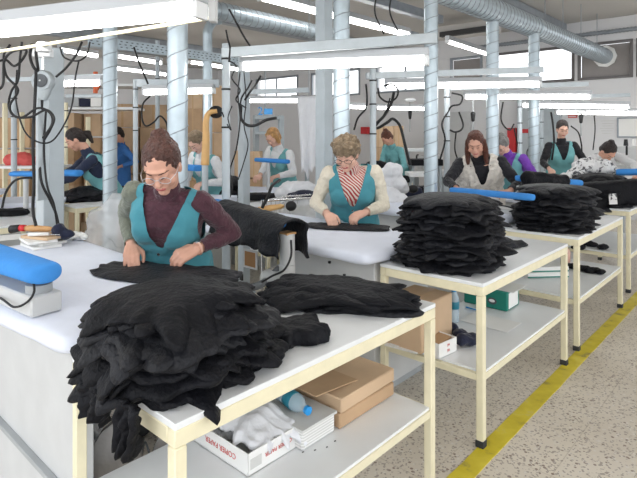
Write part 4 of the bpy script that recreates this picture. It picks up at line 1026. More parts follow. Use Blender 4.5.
# ---- balancer disc
c = Dp(43, 81, 3.22); bl = thing('tool_balancer', 'round grey cable balancer disc hanging by the pale column', 'tool balancer', c)
hb = MB().lathe(c+Vector((0, .03, 0)), [(.001, 0), (.062, 0), (.066, .01), (.066, .045), (.058, .055), (.001, .056)], Vector((0, -1, 0)), 30); hb.build('housing', M['barsteel'], bl, smooth=True)
MB().lathe(c+Vector((0, -.027, 0)), [(.001, 0), (.040, 0), (.040, .006), (.030, .008), (.001, .008)], Vector((0, -1, 0)), 26).build('dial', M['dial'], bl, smooth=True)
MB().ell(c+Vector((0, -.038, 0)), (.006, .004, .006)).build('hub', M['topwhite'], bl, smooth=2)
MB().prism([(0, 0)], 0, 0) if 0 else None
t = MB(); t.loft([(c-Z*.03, Vector((1, 0, 0)), Vector((0, 1, 0)), .060, .024), (c-Z*.08, Vector((1, 0, 0)), Vector((0, 1, 0)), .045, .022), (c-Z*.12, Vector((1, 0, 0)), Vector((0, 1, 0)), .022, .018)]); t.build('throat', M['barsteel'], bl, smooth=True)
MB().beam(c-Z*.11, Dp(43, 200, 3.22), .07, .03).build('hanging_arm', M['barsteel'], bl, smooth=True); MB().tube([c+Z*.05, c+Z*.15], .008, 8).build('hook', M['chrome'], bl)
MB().box(c+Z*.17, (.11, .05, .05), Vector((1, 0, 0))).build('bracket', M['topwhite'], bl, smooth=True)
# orange / wooden arm
p = smooth_path([Dp(205, 165, 4.9), Dp(206, 140, 4.9), Dp(206, 122, 4.9), Dp(209, 113, 4.9), Dp(217, 111, 4.9)])
wa = thing('press_arm', 'varnished wooden press arm with a black rubber head near the pale post', 'press arm', Dp(205, 165, 4.9)); MB().tube(p, [.040-.020*(i/(len(p)-1)) for i in range(len(p))], 12).build('arm', M['woodp'], wa, smooth=2); MB().ell(Dp(216, 112, 4.95), (.07, .04, .06)).build('head', M['rubber'], wa, smooth=2); q = Dp(205, 165, 4.9); MB().tube([(q.x, q.y, 0), q], .03, 14).build('stand', M['postwhite'], wa, smooth=True)
# ================================================================ cables
CB = [
 ('black cable looping left of the disc balancer', 3.0, .0085, [(10, 45), (4, 55), (6, 75), (18, 90), (10, 105), (14, 116), (30, 117), (46, 110), (54, 118), (50, 130), (44, 140)]),
 ('second black cable loop left of the disc balancer', 3.02, .008, [(22, 42), (20, 58), (18, 80), (11, 92), (9, 108), (20, 118), (38, 108), (50, 113), (52, 124), (43, 138)]),
 ('long dark cable sagging right of the disc balancer to its column', 3.1, .006, [(79, 60), (75, 80), (72, 105), (64, 125), (52, 141), (38, 142), (24, 130), (16, 100), (17, 70)]),
 ('dark cable arc under the lamp pipe at left', 2.9, .006, [(60, 47), (64, 57), (76, 61), (86, 56), (90, 42)]),
 ('black cable slanting up to the lamp pipe from the disc balancer', 2.9, .008, [(56, 77), (66, 68), (76, 55), (82, 42)]),
 ('black cable bunch left of the balancer bracket', 2.85, .010, [(32, 44), (30, 55), (33, 66), (38, 70), (36, 52), (40, 42)]),
 ('thick black vertical cable beside the pale machine column', 3.05, .011, [(36, 70), (35, 100), (33, 140), (34, 180), (33, 210), (36, 226)]),
 ('dark cable running down the pale machine column', 3.2, .010, [(42, 100), (40, 150), (41, 180), (50, 200), (56, 214), (60, 234)]),
 ('second dark cable down the pale machine column', 3.18, .008, [(46, 110), (44, 150), (47, 185), (54, 205), (58, 232)]),
 ('black cable at the far left edge beneath the lamp', 2.8, .008, [(-4, 62), (6, 60), (14, 66), (22, 60), (26, 50), (12, 52), (4, 62), (3, 84), (-4, 92)]),
 ('grey hose curving over the white machines at far left', 3.6, .010, [(2, 208), (6, 192), (16, 180), (32, 178), (44, 182)]),
 ('dark cable dangling from the cable tray', 5.0, .011, [(134, 47), (138, 60), (143, 72), (148, 84)]),
 ('dark cable loop beneath the pale lamp bar', 5.4, .011, [(150, 96), (143, 104), (142, 118), (146, 126), (154, 122), (160, 116), (166, 122), (168, 132)]),
 ('black cable tangle at the top of the pale post', 3.45, .006, [(228, 60), (236, 66), (232, 78), (240, 90), (236, 100), (246, 108)]),
 ('black hose hooking from the cable tangle to the middle column', 3.6, .013, [(241, 106), (241, 118), (247, 125), (256, 125), (266, 120), (276, 118)]),
 ('black cable slanting right of the pale post tangle', 3.5, .009, [(261, 75), (256, 84), (250, 92), (245, 100)]),
 ('second black cable slanting right of the pale post tangle', 3.5, .007, [(252, 80), (248, 88), (242, 97), (240, 106)]),
 ('long dark cable hanging down between the pale post and the hose', 3.5, .006, [(240, 72), (238, 95), (240, 120), (236, 150), (230, 170), (232, 190), (226, 205)]),
 ('second long dark cable between the pale post and the hose', 3.55, .005, [(244, 72), (246, 100), (244, 125), (248, 145), (243, 165), (238, 180)]),
 ('thin cable loop on the pale post', 3.42, .005, [(222, 112), (226, 122), (231, 130), (228, 118), (232, 106)]),
 ('black cable from the frame corner slanting to the upper left', 3.4, .008, [(229, 9), (236, 22), (243, 35), (250, 46)]),
 ('black cable tail below the frame corner', 3.3, .007, [(226, 30), (228, 40), (230, 48), (229, 62)]),
 ('black hose arching over to the woman bending with a bun', 4.6, .016, [(394, 92), (391, 104), (384, 116), (374, 126), (378, 128), (388, 122), (393, 119), (400, 126), (405, 145), (410, 165)]),
 ('round black cable coil near the second pale post', 4.6, .010, [(378, 88), (380, 97), (388, 102), (396, 98), (398, 90), (392, 84), (384, 86)]),
 ('dark cable on the second pale post', 4.4, .010, [(366, 84), (367, 96), (366, 108), (358, 118), (354, 130)]),
 ('thin dark cable down from the black coil', 4.7, .008, [(390, 98), (387, 108), (382, 118), (376, 126)]),
 ('dark cable tangle by the third pale post', 5.4, .011, [(452, 93), (462, 96), (460, 104), (452, 106), (448, 112), (442, 124), (445, 140), (440, 160)]),
 ('dark cable hook right of the third pale post', 5.4, .012, [(459, 112), (463, 124), (461, 130), (455, 132), (450, 130)]),
 ('second dark cable by the third pale post', 5.45, .010, [(456, 132), (455, 150), (460, 165)]),
 ('dark cable loop near the fourth post', 6.6, .012, [(503, 102), (501, 118), (504, 126), (510, 130), (514, 124)]),
 ('thin dark cable near the red cabinet', 6.6, .010, [(514, 128), (517, 142), (520, 158)]),
 ('black thick cable beside the standing dark-haired woman', 7.2, .016, [(551, 112), (553, 125), (554, 142), (552, 160)]),
 ('dark cable arc right of the standing dark-haired woman', 7.2, .012, [(571, 126), (578, 132), (581, 142), (582, 152)]),
 ('thin cable down the wall by the notice sheet', 8.8, .012, [(594, 112), (595, 130), (593, 150)]),
 ('dark loop on the grey door panel', 8, .012, [(531, 145), (527, 152), (529, 160), (535, 162)]),
]
for lb, Y, r_, pp in CB: cable('hanging_cable', lb, [Dp(x, y, Y+.03*math.sin(i*2.1)) for i, (x, y) in enumerate(pp)], r_*.82)
# plugs on hanging cords
for i, (px, y0, y1, Y, lb) in enumerate(((473, 96, 120, 6.4, 'white cord with black plug above the woman in the cream fleece vest'), (410, 100, 118, 8.0, 'cord with black plug hanging left of the middle duct'), (581, 112, 122, 7.6, 'white cord pull with dark plug right of the standing woman'))):
    r = thing('hanging_plug', lb, 'plug', Dp(px, y0, Y)); MB().tube([Dp(px, y0, Y), Dp(px, y1+14, Y)], .008, 7).build('cord', M['machined'], r); MB().capsule(Dp(px, y1-6, Y), Dp(px, y1, Y), .030, .022).build('plug', M['rubber'], r, smooth=2); MB().ell(Dp(px, y0, Y), (.09, .05, .03)).build('ceiling_rose', M['topwhite'], r, smooth=2)
# ================================================================ background: boxes, walls items, tables
R_ = random.Random(4)
def boxrow(x0, x1, Y0, Y1, n, levels, z0=0, hh=.40, tag_='', skip=()):
    for i in range(n):
        for j in range(levels):
            if (i, j) in skip: continue
            f = (i+.5)/n; px = x0+(x1-x0)*f; Y = Y0+(Y1-Y0)*f; w = abs(Dp(x1, 0, Y1).x-Dp(x0, 0, Y0).x)/n*R_.uniform(.90, .97); h = hh*R_.uniform(.93, 1.0)
            p = Dp(px, HZ, Y); p.z = z0+j*hh; o = MB()
            r = thing('cardboard_box', 'brown cardboard box in the wall of boxes '+tag_, 'box', p, 'cardboard boxes '+tag_)
            MB().box(p+Z*h/2, (w, .45, h), Vector((1, (Y1-Y0)/8, 0))).build('body', M[R_.choice(['card', 'card2', 'card2'])], r, smooth=True)
            MB().box(p+Z*h*.5-Vector((0, .2265, 0)), (w*.08, .002, h), Vector((1, (Y1-Y0)/8, 0))).build('tape', M['tape'], r)
boxrow(112, 202, 9.4, 9.8, 3, 5, tag_='behind the thick duct', hh=.41)
boxrow(186, 226, 8.6, 8.9, 2, 6, z0=0, tag_='left of the pale post', hh=.385)
boxrow(58, 110, 8.0, 8.6, 2, 5, tag_='behind the ponytail woman', hh=.37)
boxrow(-30, 40, 7.5, 7.6, 2, 4, tag_='at the far left edge', hh=.44)
boxrow(236, 262, 8.3, 8.4, 2, 3, tag_='behind the blonde woman', hh=.42)
boxrow(372, 402, 10.4, 10.5, 3, 4, tag_='behind the woman with a bun', hh=.42)
# grey shelving over far left boxes
r = thing('storage_rack', 'grey storage rack with white shelves behind the ponytail woman', 'rack', Dp(85, 135, 7.9)*1)
r.location.z = 0
for z in (1.9, 2.25): MB().box(Vector((Dp(85, 100, 7.9).x, 8.1, z)), (1.5, .5, .04), Vector((1, .05, 0))).build('shelf', M['topwhite'], r)
for px in (62, 110): MB().beam(Vector((Dp(px, 100, 7.9).x, 7.85, 0)), Vector((Dp(px, 100, 7.9).x, 7.85, 2.5)), .04, .04).build('upright', M['galvd'], r)
for i, (px, py, w, h, mm, lb) in enumerate(((76, 91, .22, .14, 'machined', 'dark grey bin on the rack shelf'), (89, 92, .16, .12, 'navy', 'dark blue bin on the rack shelf'), (100, 91, .16, .16, 'paper', 'white bundle on the rack shelf'))):
    p = Dp(px, py, 7.95); p.z = 1.922+h/2; tag(MB().box(p, (w, .3, h), Vector((1, 0, 0))).build('storage_bin', M[mm], smooth=True, loc=p-Z*h/2), lb, 'bin')
for i, (a_, b_) in enumerate((((93, 93), (98, 72)), ((96, 90), (103, 76)))):
    tag(MB().beam(Dp(*a_, 7.6), Dp(*b_, 7.6), .05, .05).build('orange_strut', mat('orange_paint_%d' % i, (.75, .16, .06), .5), loc=Dp(*a_, 7.6)), ['orange steel strut leaning at the upper left rack', 'shorter orange steel strut beside the first one'][i], 'strut')
# cabinets / door panels on the back wall
def wpanel(name, label, x0, x1, y0, y1, m, th=.04, off=.0, cat='panel', kind=None):
    a = wallp(x0, 0, off+th); b = wallp(x1, 0, off+th); zt = H-(y0-HZ)*a.y/F_; zb = H-(y1-HZ)*a.y/F_; zb = max(zb, 0); c = (a+b)/2; c.z = (zt+zb)/2
    o = MB().box(c+U*th/2, ((b-a).length, th, zt-zb), V, U).build(name, M[m], smooth=True, loc=Vector((c.x, c.y, zb)))
    if kind: o['kind'] = kind
    else: tag(o, label, cat)
    return o, c
wpanel('metal_cabinet', 'pale grey tall metal cabinet by the red box', 517, 531, 100, 210, 'postwhite', .12, .0, 'cabinet')
wpanel('metal_cabinet', 'grey tall metal cabinet right of the fourth duct', 541, 560, 103, 210, 'postgrey', .12, .0, 'cabinet')
wpanel('electrical_cabinet', 'white electrical cabinet behind the third pale post', 449, 470, 112, 170, 'machine', .10, .0, 'cabinet')
wpanel('fire_box', 'red fire equipment box on the back wall', 507, 515, 128, 152, 'red', .16, .0, 'fire equipment')
wpanel('red_sign', 'small red sign above the pale cabinet', 521.5, 529.5, 129, 133, 'red', .02, .13, 'sign')
wpanel('red_equipment', 'red container glimpsed right of the second pale post', 360.5, 367, 127, 134, 'red', .2, .0, 'container')
o, c = wpanel('warning_sign', 'small red and white sign high on the back wall', 568, 577, 113.5, 118, 'redtext', .02, .02, 'sign'); 
for k in (-1, 1): MB().box(c-U*.012+Z*.018*k, (.13, .003, .012), V, U).build('pale_marking', M['paper'], o)
o, c = wpanel('notice_sheet', 'white sheet with handwritten lines on the back wall', 599, 615, 119, 134, 'paper', .004, .004, 'notice')
for k in range(6): q = MB().box(c-U*.005+Z*(.10-.045*k)+V*R_.uniform(-.02, .02), (.22-.03*(k % 3), .002, .008), V, U).build('handwriting', M['paperg'], o)
bd = thing('notice_board', 'pale grey framed notice board at the right edge of the back wall', 'board', wallp(632, 1.5, .03))
a, b = wallp(618, 0, .03), wallp(652, 0, .03); zt, zb = H+(135-118)*9.3/F_, H-(137-135)*9.3/F_; c = (a+b)/2; c.z = (zt+zb)/2
MB().box(c, ((b-a).length, .02, zt-zb), V, U).build('board', M['paper'], bd); f = MB(); L = (b-a).length
for s in (-1, 1): f.box(c+V*s*L/2, (.03, .04, zt-zb+.03), V, U); f.box(c+Z*s*(zt-zb)/2, (L, .04, .03), V, U)
f.build('frame', M['galvd'], bd)
# blue sign with a two
sp = Dp(265, 111.5, 8.0); sg = thing('station_sign', 'blue sign with a figure two hanging above the blonde woman', 'sign', sp); text('2', sp+Vector((-.07, -.02, 0)), Vector((1, 0, 0)), Z, .17, 'capblue', sg); MB().box(sp+Vector((.05, 0, 0)), (.13, .012, .09), Vector((1, 0, 0))).build('plate', M['capblue'], sg); MB().beam(sp+Vector((-.13, .02, -.06)), sp+Vector((.13, .02, -.06)), .01, .02).build('bracket', M['galvd'], sg)
MB().beam(sp+Vector((0, .02, -.06)), Vector((sp.x, sp.y+.02, 2.6)), .01, .02).build('hanger', M['galvd'], sg)
# grey doorway-like rack behind the blonde woman
r = thing('storage_rack', 'open grey rack behind the blonde woman under the blue sign', 'rack', (Dp(268, 135, 8.6).x, 8.6, 0))
for px in (256, 281): q = Dp(px, 135, 8.6); MB().beam((q.x, q.y, 0), (q.x, q.y, 1.82), .10, .05).build('upright', M['postgrey'], r)
MB().beam(Dp(256, 118, 8.6), Dp(281, 118, 8.6), .4, .05).build('shelf', M['postgrey'], r); MB().beam(Dp(256, 133, 8.6), Dp(281, 133, 8.6), .4, .05).build('shelf', M['postgrey'], r)
# hanging white sheet / garments
for i, (px, y0, y1, Y, w, lb) in enumerate(((309, 96, 172, 5.9, .26, 'white sheet of cloth hanging behind the square grey column'), )):
    tp = Dp(px, y0, Y); hang('hanging_sheet', lb, tp, Vector((1, -.15, 0)), w, (y1-y0)*Y/F_, 12, 'whitecloth')
    r = thing('sheet_rail', 'thin rail from which the white sheet hangs', 'rail', tp); MB().tube([tp-Vector((.2, 0, -.005)), tp+Vector((.2, 0, .005))], .008, 8).build('rail', M['chrome'], r); MB().tube([tp, Vector((tp.x, tp.y, 3.62))], .005, 6).build('rod', M['galvd'], r)
# middle and far tables
def bench(label, p, L=1.2, W=.6, zt=.79): return work_table((p.x, p.y), label, L, W, zt)
q = Gp(76, 207, .79); bench('cream work table with a black garment heap in front of the ponytail woman', q, .85, .32)
q5 = q
pile((Gp(88, 199, .80).x, Gp(88, 199, .80).y), .79, .14, 7, .27, .22, .4, 61, 'black garment in the rounded heap before the ponytail woman', 'top black garment of the heap before the ponytail woman', 'black garments in the heap before the ponytail woman', None, jit=.03, ruf=.25, fold=.014, sag=.5, taper=.2)
q = Gp(47, 221, .79); bench('cream work table at the far left edge with a dark cloth', q-U*.8, .8, .5)
p = Gp(6, 214, .80); garment('folded_garment', 'dark garment lying on the cream table at the far left edge', (p.x, p.y), .20, .14, .3, .05, 77, lambda x, y: .792)
o = Wl((q5.x, q5.y), .4, .2, .36); carton('cardboard_box', 'brown open carton under the heap before the ponytail woman', o, .4, .3, .22, ANG, 'card2')
# white machine cabinets, left background
for i, (px, Y, w, h, lb) in enumerate(((26, 5.3, .6, .80, 'white ironing cabinet left of the ponytail woman'), (-30, 4.9, .35, .92, 'white machine box at far left behind the column'), (300, 6.4, .0, 0, ''))):
    if not w: continue
    q = Dp(px, 135, Y); r = thing('ironing_cabinet', lb, 'cabinet', (q.x, q.y, 0)); MB().box((q.x, q.y, h/2), (w, .5, h), Vector((.95, .3, 0))).build('cabinet', M['machine'], r, smooth=True); MB().box((q.x, q.y, h+.025), (w+.1, .6, .05), Vector((.95, .3, 0))).build('padded_top', M['padcloth'], r, smooth=True)
sleeve_board('blue sleeve board before the ponytail woman', Dp(80, 170, 4.75), Dp(50, 169, 5.0), .10, .12, .06, None)
sleeve_board('flat blue sleeve board behind the pale column at far left', Dp(46, 171, 4.6), Dp(14, 171, 4.8), .10, .13, .05, None)
sleeve_board('blue sleeve board before the woman with short greying hair', Dp(200, 165, 5.3), Dp(180, 164, 5.6), .12, .14, .065, None)
sleeve_board('long flat blue sleeve board before the blonde woman', Dp(289, 159.5, 6.0), Dp(256, 157.5, 6.2), .10, .13, .05, None)
sleeve_board('blue sleeve board before the purple-sleeved woman', Dp(527, 180, 5.6), Dp(512, 176, 5.8), .08, .10, .05, None)
# middle row tables behind the two front women
for i, (px, py, lb) in enumerate(((300, 196, 'cream work table before the blonde woman with dark and white clothes'), )):
    q = Gp(232, 206, .79); w = work_table((q.x+.38, q.y-.22), lb, .62, .5)
    q = Gp(258, 202, .79)
p = Gp(228, 197, .79)
pile((p.x, p.y+.12), .79, .22, 8, .23, .2, .3, 81, 'black garment in the heap behind the pale post', 'top black garment of the heap behind the pale post', 'black garments in the heap behind the pale post', None, jit=.05, ruf=.25, fold=.02, sag=.45, taper=.3)
p = Gp(258, 200, .80); garment('folded_garment', 'black garment lying flat left of the white bundle', (p.x, p.y+.1), .25, .12, -.1, .07, 83, lambda x, y: .792, ruf=.2)
hm = MB()
for px, py, rr in ((283, 189, .10), (293, 185, .13), (304, 184, .12), (310, 190, .10)): hm.ell(Dp(px, py+4, 5.35), (rr, .13, rr*.62))
soft('white_bundle', 'white knitted garments bundled before the blonde woman', 'garment', hm, 'whitecloth', .014, .025, 12)
hm = MB()
for px, py, rr in ((296, 195, .08), (305, 194, .09), (313, 194, .08)): hm.ell(Dp(px, py+2, 5.15), (rr*1.2, .08, rr*.6))
soft('navy_bundle', 'dark navy garment under the white bundle', 'garment', hm, 'navy', .014, .02, 12)
r = thing('ironing_cabinet', 'white padded ironing bench of the blonde woman', 'ironing table', (Dp(275, 135, 6.1).x, 6.1, 0)); c = Vector((Dp(278, 135, 6.1).x, 6.15, 0)); MB().box(c+Z*.40, (1.0, .45, .80), Vector((.9, -.3, 0))).build('cabinet', M['machine'], r, smooth=True); MB().box(c+Z*.83, (1.1, .55, .06), Vector((.9, -.3, 0))).build('padded_top', M['padcloth'], r, smooth=True)
r = thing('ironing_cabinet', 'white padded ironing bench of the woman with short greying hair', 'ironing table', (Dp(196, 135, 5.5).x, 5.5, 0)); c = Vector((Dp(182, 135, 5.5).x, 5.45, 0)); MB().box(c+Z*.40, (.9, .5, .80), Vector((.9, -.3, 0))).build('cabinet', M['machine'], r, smooth=True); MB().box(c+Z*.83, (1.0, .6, .06), Vector((.9, -.3, 0))).build('padded_top', M['padcloth'], r, smooth=True)
# wire trolley
wt = thing('wire_trolley', 'low wire trolley with clear bags between the two front women', 'trolley', (Dp(290, 135, 4.75).x, 4.75, 0)); m_ = MB(); a, b = Dp(262, 212, 4.6), Dp(330, 208, 4.95)
for z in (.92, .70, .3):
    for dy in (0, .35):
        m_.tube([(a.x+dy*.5, a.y+dy, z), (b.x+dy*.5, b.y+dy, z)], .009, 8)
    m_.tube([(a.x, a.y, z), (a.x+.175, a.y+.35, z)], .009, 8); m_.tube([(b.x, b.y, z), (b.x+.175, b.y+.35, z)], .009, 8)
for q in (a, b):
    for dy in (0, .35): m_.tube([(q.x+dy*.5, q.y+dy, 0), (q.x+dy*.5, q.y+dy, .93)], .011, 8)
m_.build('frame', M['chrome'], wt, smooth=True); g = MB()
for i in range(1, 16): q = a.lerp(b, i/16); g.tube([(q.x, q.y, .3), (q.x, q.y, .92)], .003, 5)
g.build('wire_side', M['chrome'], wt)
hd = thing('wooden_iron', 'iron with a turned wooden handle resting above the wire trolley', 'iron', Dp(275, 205, 4.6)); p0, p1 = Dp(256, 210, 4.6), Dp(284, 206, 4.65); MB().tube([p0.lerp(p1, t) for t in (0, .1, .5, .9, 1)], [.015, .024, .028, .022, .012], 12).build('handle', M['woodp'], hd, smooth=2); MB().ell(Dp(291, 206, 4.65), (.05, .04, .045)).build('knob', M['rubber'], hd, smooth=2)
cable('steam_hose', 'dark hose rising from the iron above the wire trolley', [Dp(262, 208, 4.55), Dp(268, 196, 4.6), Dp(272, 186, 4.7), Dp(280, 180, 4.9)], .014, cat='hose')
def bagblob(label, pts, Y, m='bag', amp=.035):
    hm = MB()
    for px, py, rr in pts: hm.ell(Dp(px, py, Y), (rr, rr*.8, rr))
    return soft('plastic_bag', label, 'plastic bag', hm, m, .018, amp, 9, sm=1)
bagblob('crumpled clear plastic bag beside the woman in olive and maroon sleeves', ((108, 226, .15), (118, 214, .14), (104, 236, .14), (125, 230, .15), (122, 205, .07)), 3.75)
bagblob('clear plastic bag heap inside the wire trolley', ((283, 216, .14), (300, 214, .16), (315, 216, .13), (292, 222, .15)), 4.85)
bagblob('white plastic sack behind the curly-haired woman, upper one', ((382, 178, .11), (392, 174, .12), (399, 184, .10), (388, 188, .10)), 5.6, 'whitecloth')
bagblob('white plastic sack behind the curly-haired woman, lower one', ((388, 200, .13), (398, 206, .12), (405, 212, .11), (392, 214, .12), (380, 196, .08)), 5.1, 'whitecloth')
hm = MB()
for px, py, rr in ((378, 160, .11), (385, 163, .09), (373, 157, .07)): hm.ell(Dp(px, py+8, 6.0), (rr*1.2, .1, rr*.8))
soft('black_bundle', 'black bundle on the white sacks behind the curly-haired woman', 'garment', hm, 'black', .014, .02, 12)
# far middle tables between second post and middle duct
for i, (px, py, L, lb, Y) in enumerate(((404, 176, .5, 'distant work table with dark clothes before the woman with a bun', 8.0), (405, 190, .9, 'cream work table crossed by an iron behind the tall pile', 6.2))):
    q = Dp(px, 135, Y); work_table((q.x-.2, q.y-.35), lb, L, .45)
for i, (px, Y, rr, mm, lb) in enumerate(((396, 7.75, .16, 'black', 'black garment on the distant table before the woman with a bun'), (408, 6.0, .13, 'navy', 'navy garment on the table crossed by an iron'), (420, 6.15, .12, 'black', 'black garment on the table near the middle duct'))):
    q = Dp(px, 135, Y); garment('folded_garment', lb, (q.x+.05, q.y+.1), rr, rr*.8, .2, .10, 90+i, lambda x, y: .792, m=mm, ruf=.2)
hd = thing('wooden_iron', 'iron with a wooden handle on the table behind the tall pile', 'iron', Dp(400, 191, 5.8)); p0, p1 = Dp(388, 190, 5.8), Dp(408, 189, 5.8); MB().tube([p0.lerp(p1, t) for t in (0, .1, .5, .9, 1)], [.015, .024, .03, .022, .012], 12).build('handle', M['woodp'], hd, smooth=2); MB().ell(Dp(413, 189, 5.8), (.06, .04, .045)).build('knob', M['rubber'], hd, smooth=2)
# far clutter at y 150-175 by the third post
for i, (px, py, Y, w, h, mm, lb) in enumerate(((425, 162, 8.6, .5, .10, 'black', 'dark machine row far behind the tall pile'), (420, 150, 9.2, .5, .05, 'topwhite', 'white shelf far behind the tall pile'), (420, 174, 8.0, .4, .06, 'topwhite', 'white bench top far behind the tall pile'))):
    q = Dp(px, py, Y); r = thing('far_bench', lb, 'bench', (q.x, q.y, 0)); MB().box(q, (w, .4, h), Vector((1, 0, 0))).build('top', M[mm], r, smooth=True)
    for s in (-1, 1): MB().box((q.x+s*(w/2-.03), q.y, (q.z-h/2)/2), (.04, .3, q.z-h/2), Vector((1, 0, 0))).build('leg', M['postgrey'], r)
# sewing machines at right
def sewing(label, p, rot=0, s=1.0, zt=.80):
    ax = Vector((math.cos(rot), math.sin(rot), 0)); ay = Z.cross(ax); p = Vector(p); r = thing('sewing_machine', label, 'sewing machine', p)
    MB().box(p+Z*.035*s, (.48*s, .18*s, .07*s), ax, ay).build('bed', M['machine'], r, smooth=True)
    MB().box(p+ax*.17*s+Z*.17*s, (.10*s, .12*s, .22*s), ax, ay).build('upright', M['machine'], r, smooth=True); MB().box(p+Z*.28*s, (.44*s, .11*s, .09*s), ax, ay).build('arm', M['machine'], r, smooth=True)
    MB().box(p-ax*.19*s+Z*.21*s, (.08*s, .10*s, .15*s), ax, ay).build('head', M['machine'], r, smooth=True); MB().tube([p-ax*.19*s+Z*.14*s, p-ax*.19*s+Z*.075*s], .006, 8).build('needle_bar', M['chrome'], r)
    MB().lathe(p+ax*.225*s+Z*.28*s, [(.001, 0), (.065*s, 0), (.065*s, .025*s), (.001, .026*s)], ax, 20).build('hand_wheel', M['rubber'], r, smooth=True)
    for k in (-1, 1): MB().lathe(p+ax*.05*k*s+Z*.33*s, [(.001, 0), (.03, 0), (.022, .09), (.001, .09)], Z, 12).build('thread_cone', M[['paper', 'rubber'][k > 0]], r, smooth=True)
    return r
for i, (px, Y, lb) in enumerate(((630, 7.3, 'grey sewing machine at the right edge above the blue board'), (648, 6.8, 'sewing machine partly beyond the right edge'))):
    q = Dp(px, 135, Y); q.z = 1.02; sewing(lb, q, 2.6, 1.0)
    r = thing('sewing_stand', ['grey stand under the sewing machine at the right edge', 'grey stand under the machine partly beyond the edge'][i], 'table', (q.x, q.y, 0)); MB().box((q.x, q.y, 1.0), (.7, .45, .035), Vector((-.85, .5, 0))).build('top', M['machined'], r, smooth=True)
    for s in (-1, 1): MB().box((q.x+s*.25, q.y-s*.14, .49), (.05, .3, .98), Vector((-.85, .5, 0))).build('leg', M['postgrey'], r)
for i, (px, Y, lb) in enumerate(((545, 9.0, 'sewing machine by the wall left of the standing woman'), (430, 9.6, 'dark sewing machine far behind the middle duct'))):
    q = Dp(px, 135, Y); q.z = .80; sewing(lb, q, 2.6, 1.0); r = thing('sewing_stand', ['stand under the machine left of the standing woman', 'stand under the machine behind the middle duct'][i], 'table', (q.x, q.y, 0)); MB().box((q.x, q.y, .78), (.8, .45, .035), Vector((-.85, .5, 0))).build('top', M['topwhite'], r, smooth=True)
    for s in (-1, 1): MB().box((q.x+s*.25, q.y-s*.14, .38), (.05, .3, .76), Vector((-.85, .5, 0))).build('leg', M['postgrey'], r)
# ================================================================ people
dn = lambda x, y, z: Vector((x, y, z))
person('woman in teal vest with one grey-green and one maroon sleeve, brown hair in a bun', (-.775, 2.77, .84), (-.735, 2.575, 1.195), (-.715, 2.40, 1.36), -97, 40, yaw=8, roll=4,
       hands=[((-.925, 2.60, .955), dn(.30, -.85, -.42)), ((-.58, 2.53, .955), dn(-.75, -.42, -.32))], hint=[(-.42, .75, -.4), (.55, .65, -.4)],
       voxel=.0048, split=.12, glasses='thinmetal', hair='hbrown', style='bun', hs=1.07, vneck=.20, shw=.172, hips=1.12, watch=True, curl=.42, arm=.93, sleeves=('olive', 'maroon'))
person('woman with short curly ash hair and dark glasses in teal vest over cream knit', (.27, 4.02, .85), (.245, 3.85, 1.225), (.195, 3.68, 1.37), -95, 35, yaw=-14, roll=0,
       hands=[((.06, 3.72, .945), dn(.35, -.75, -.45)), ((.33, 3.70, .955), dn(-.80, -.45, -.25))], hint=[(-.45, .7, -.4), (.6, .6, -.4)], skin='skin2',
       voxel=.0055, glasses='rubber', hair='hash', style='curly', hs=1.02, vneck=.20, sleeves=('creamk', 'creamk'), chest='redstripe', shw=.168, curl=.6, arm=.94)
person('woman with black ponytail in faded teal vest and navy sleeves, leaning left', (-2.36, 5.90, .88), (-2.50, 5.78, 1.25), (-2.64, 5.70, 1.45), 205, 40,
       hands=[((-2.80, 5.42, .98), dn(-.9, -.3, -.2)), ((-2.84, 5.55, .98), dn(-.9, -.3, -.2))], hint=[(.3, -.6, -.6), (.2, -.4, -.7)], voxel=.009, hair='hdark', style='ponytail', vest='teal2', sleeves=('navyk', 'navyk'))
person('small person in blue overall behind the slim post at left', (-3.30, 8.8, .9), (-3.25, 8.7, 1.30), (-3.27, 8.55, 1.50), 215, 30,
       hands=[((-3.45, 8.45, 1.0), dn(-.5, -.8, -.2)), ((-3.15, 8.4, 1.0), dn(-.5, -.8, -.2))], voxel=.012, hair='hdark', style='short', vest='bluek', sleeves=('bluek', 'bluek'))
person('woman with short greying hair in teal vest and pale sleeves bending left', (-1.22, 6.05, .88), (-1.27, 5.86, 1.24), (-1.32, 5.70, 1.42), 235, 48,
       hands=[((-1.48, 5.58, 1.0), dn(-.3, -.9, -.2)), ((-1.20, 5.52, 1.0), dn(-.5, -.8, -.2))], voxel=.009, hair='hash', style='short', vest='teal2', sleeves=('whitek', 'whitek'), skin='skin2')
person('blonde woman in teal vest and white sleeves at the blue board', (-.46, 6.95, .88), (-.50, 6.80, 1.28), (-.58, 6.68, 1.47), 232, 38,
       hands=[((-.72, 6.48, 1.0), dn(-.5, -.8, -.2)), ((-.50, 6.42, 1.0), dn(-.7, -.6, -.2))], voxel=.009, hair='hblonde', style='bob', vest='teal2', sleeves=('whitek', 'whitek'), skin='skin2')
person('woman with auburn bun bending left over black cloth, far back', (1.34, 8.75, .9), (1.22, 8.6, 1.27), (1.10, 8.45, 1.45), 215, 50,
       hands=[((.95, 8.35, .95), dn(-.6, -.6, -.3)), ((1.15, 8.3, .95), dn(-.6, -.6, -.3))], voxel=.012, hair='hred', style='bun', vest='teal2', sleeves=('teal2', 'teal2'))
person('woman with long auburn hair in a cream fleece vest with black sleeves', (1.62, 5.28, .88), (1.56, 5.08, 1.23), (1.47, 4.92, 1.415), 262, 30, yaw=-12, roll=3,
       hands=[((1.24, 4.72, 1.02), dn(.15, -.9, -.35)), ((1.72, 4.72, 1.0), dn(-.95, -.25, -.1))], hint=[(-.8, .2, -.5), (.85, .3, -.4)], voxel=.007, hair='hred', style='long', vest='fur', bulk=.03, sleeves=('blackk', 'blackk'), shw=.185, vneck=.12)
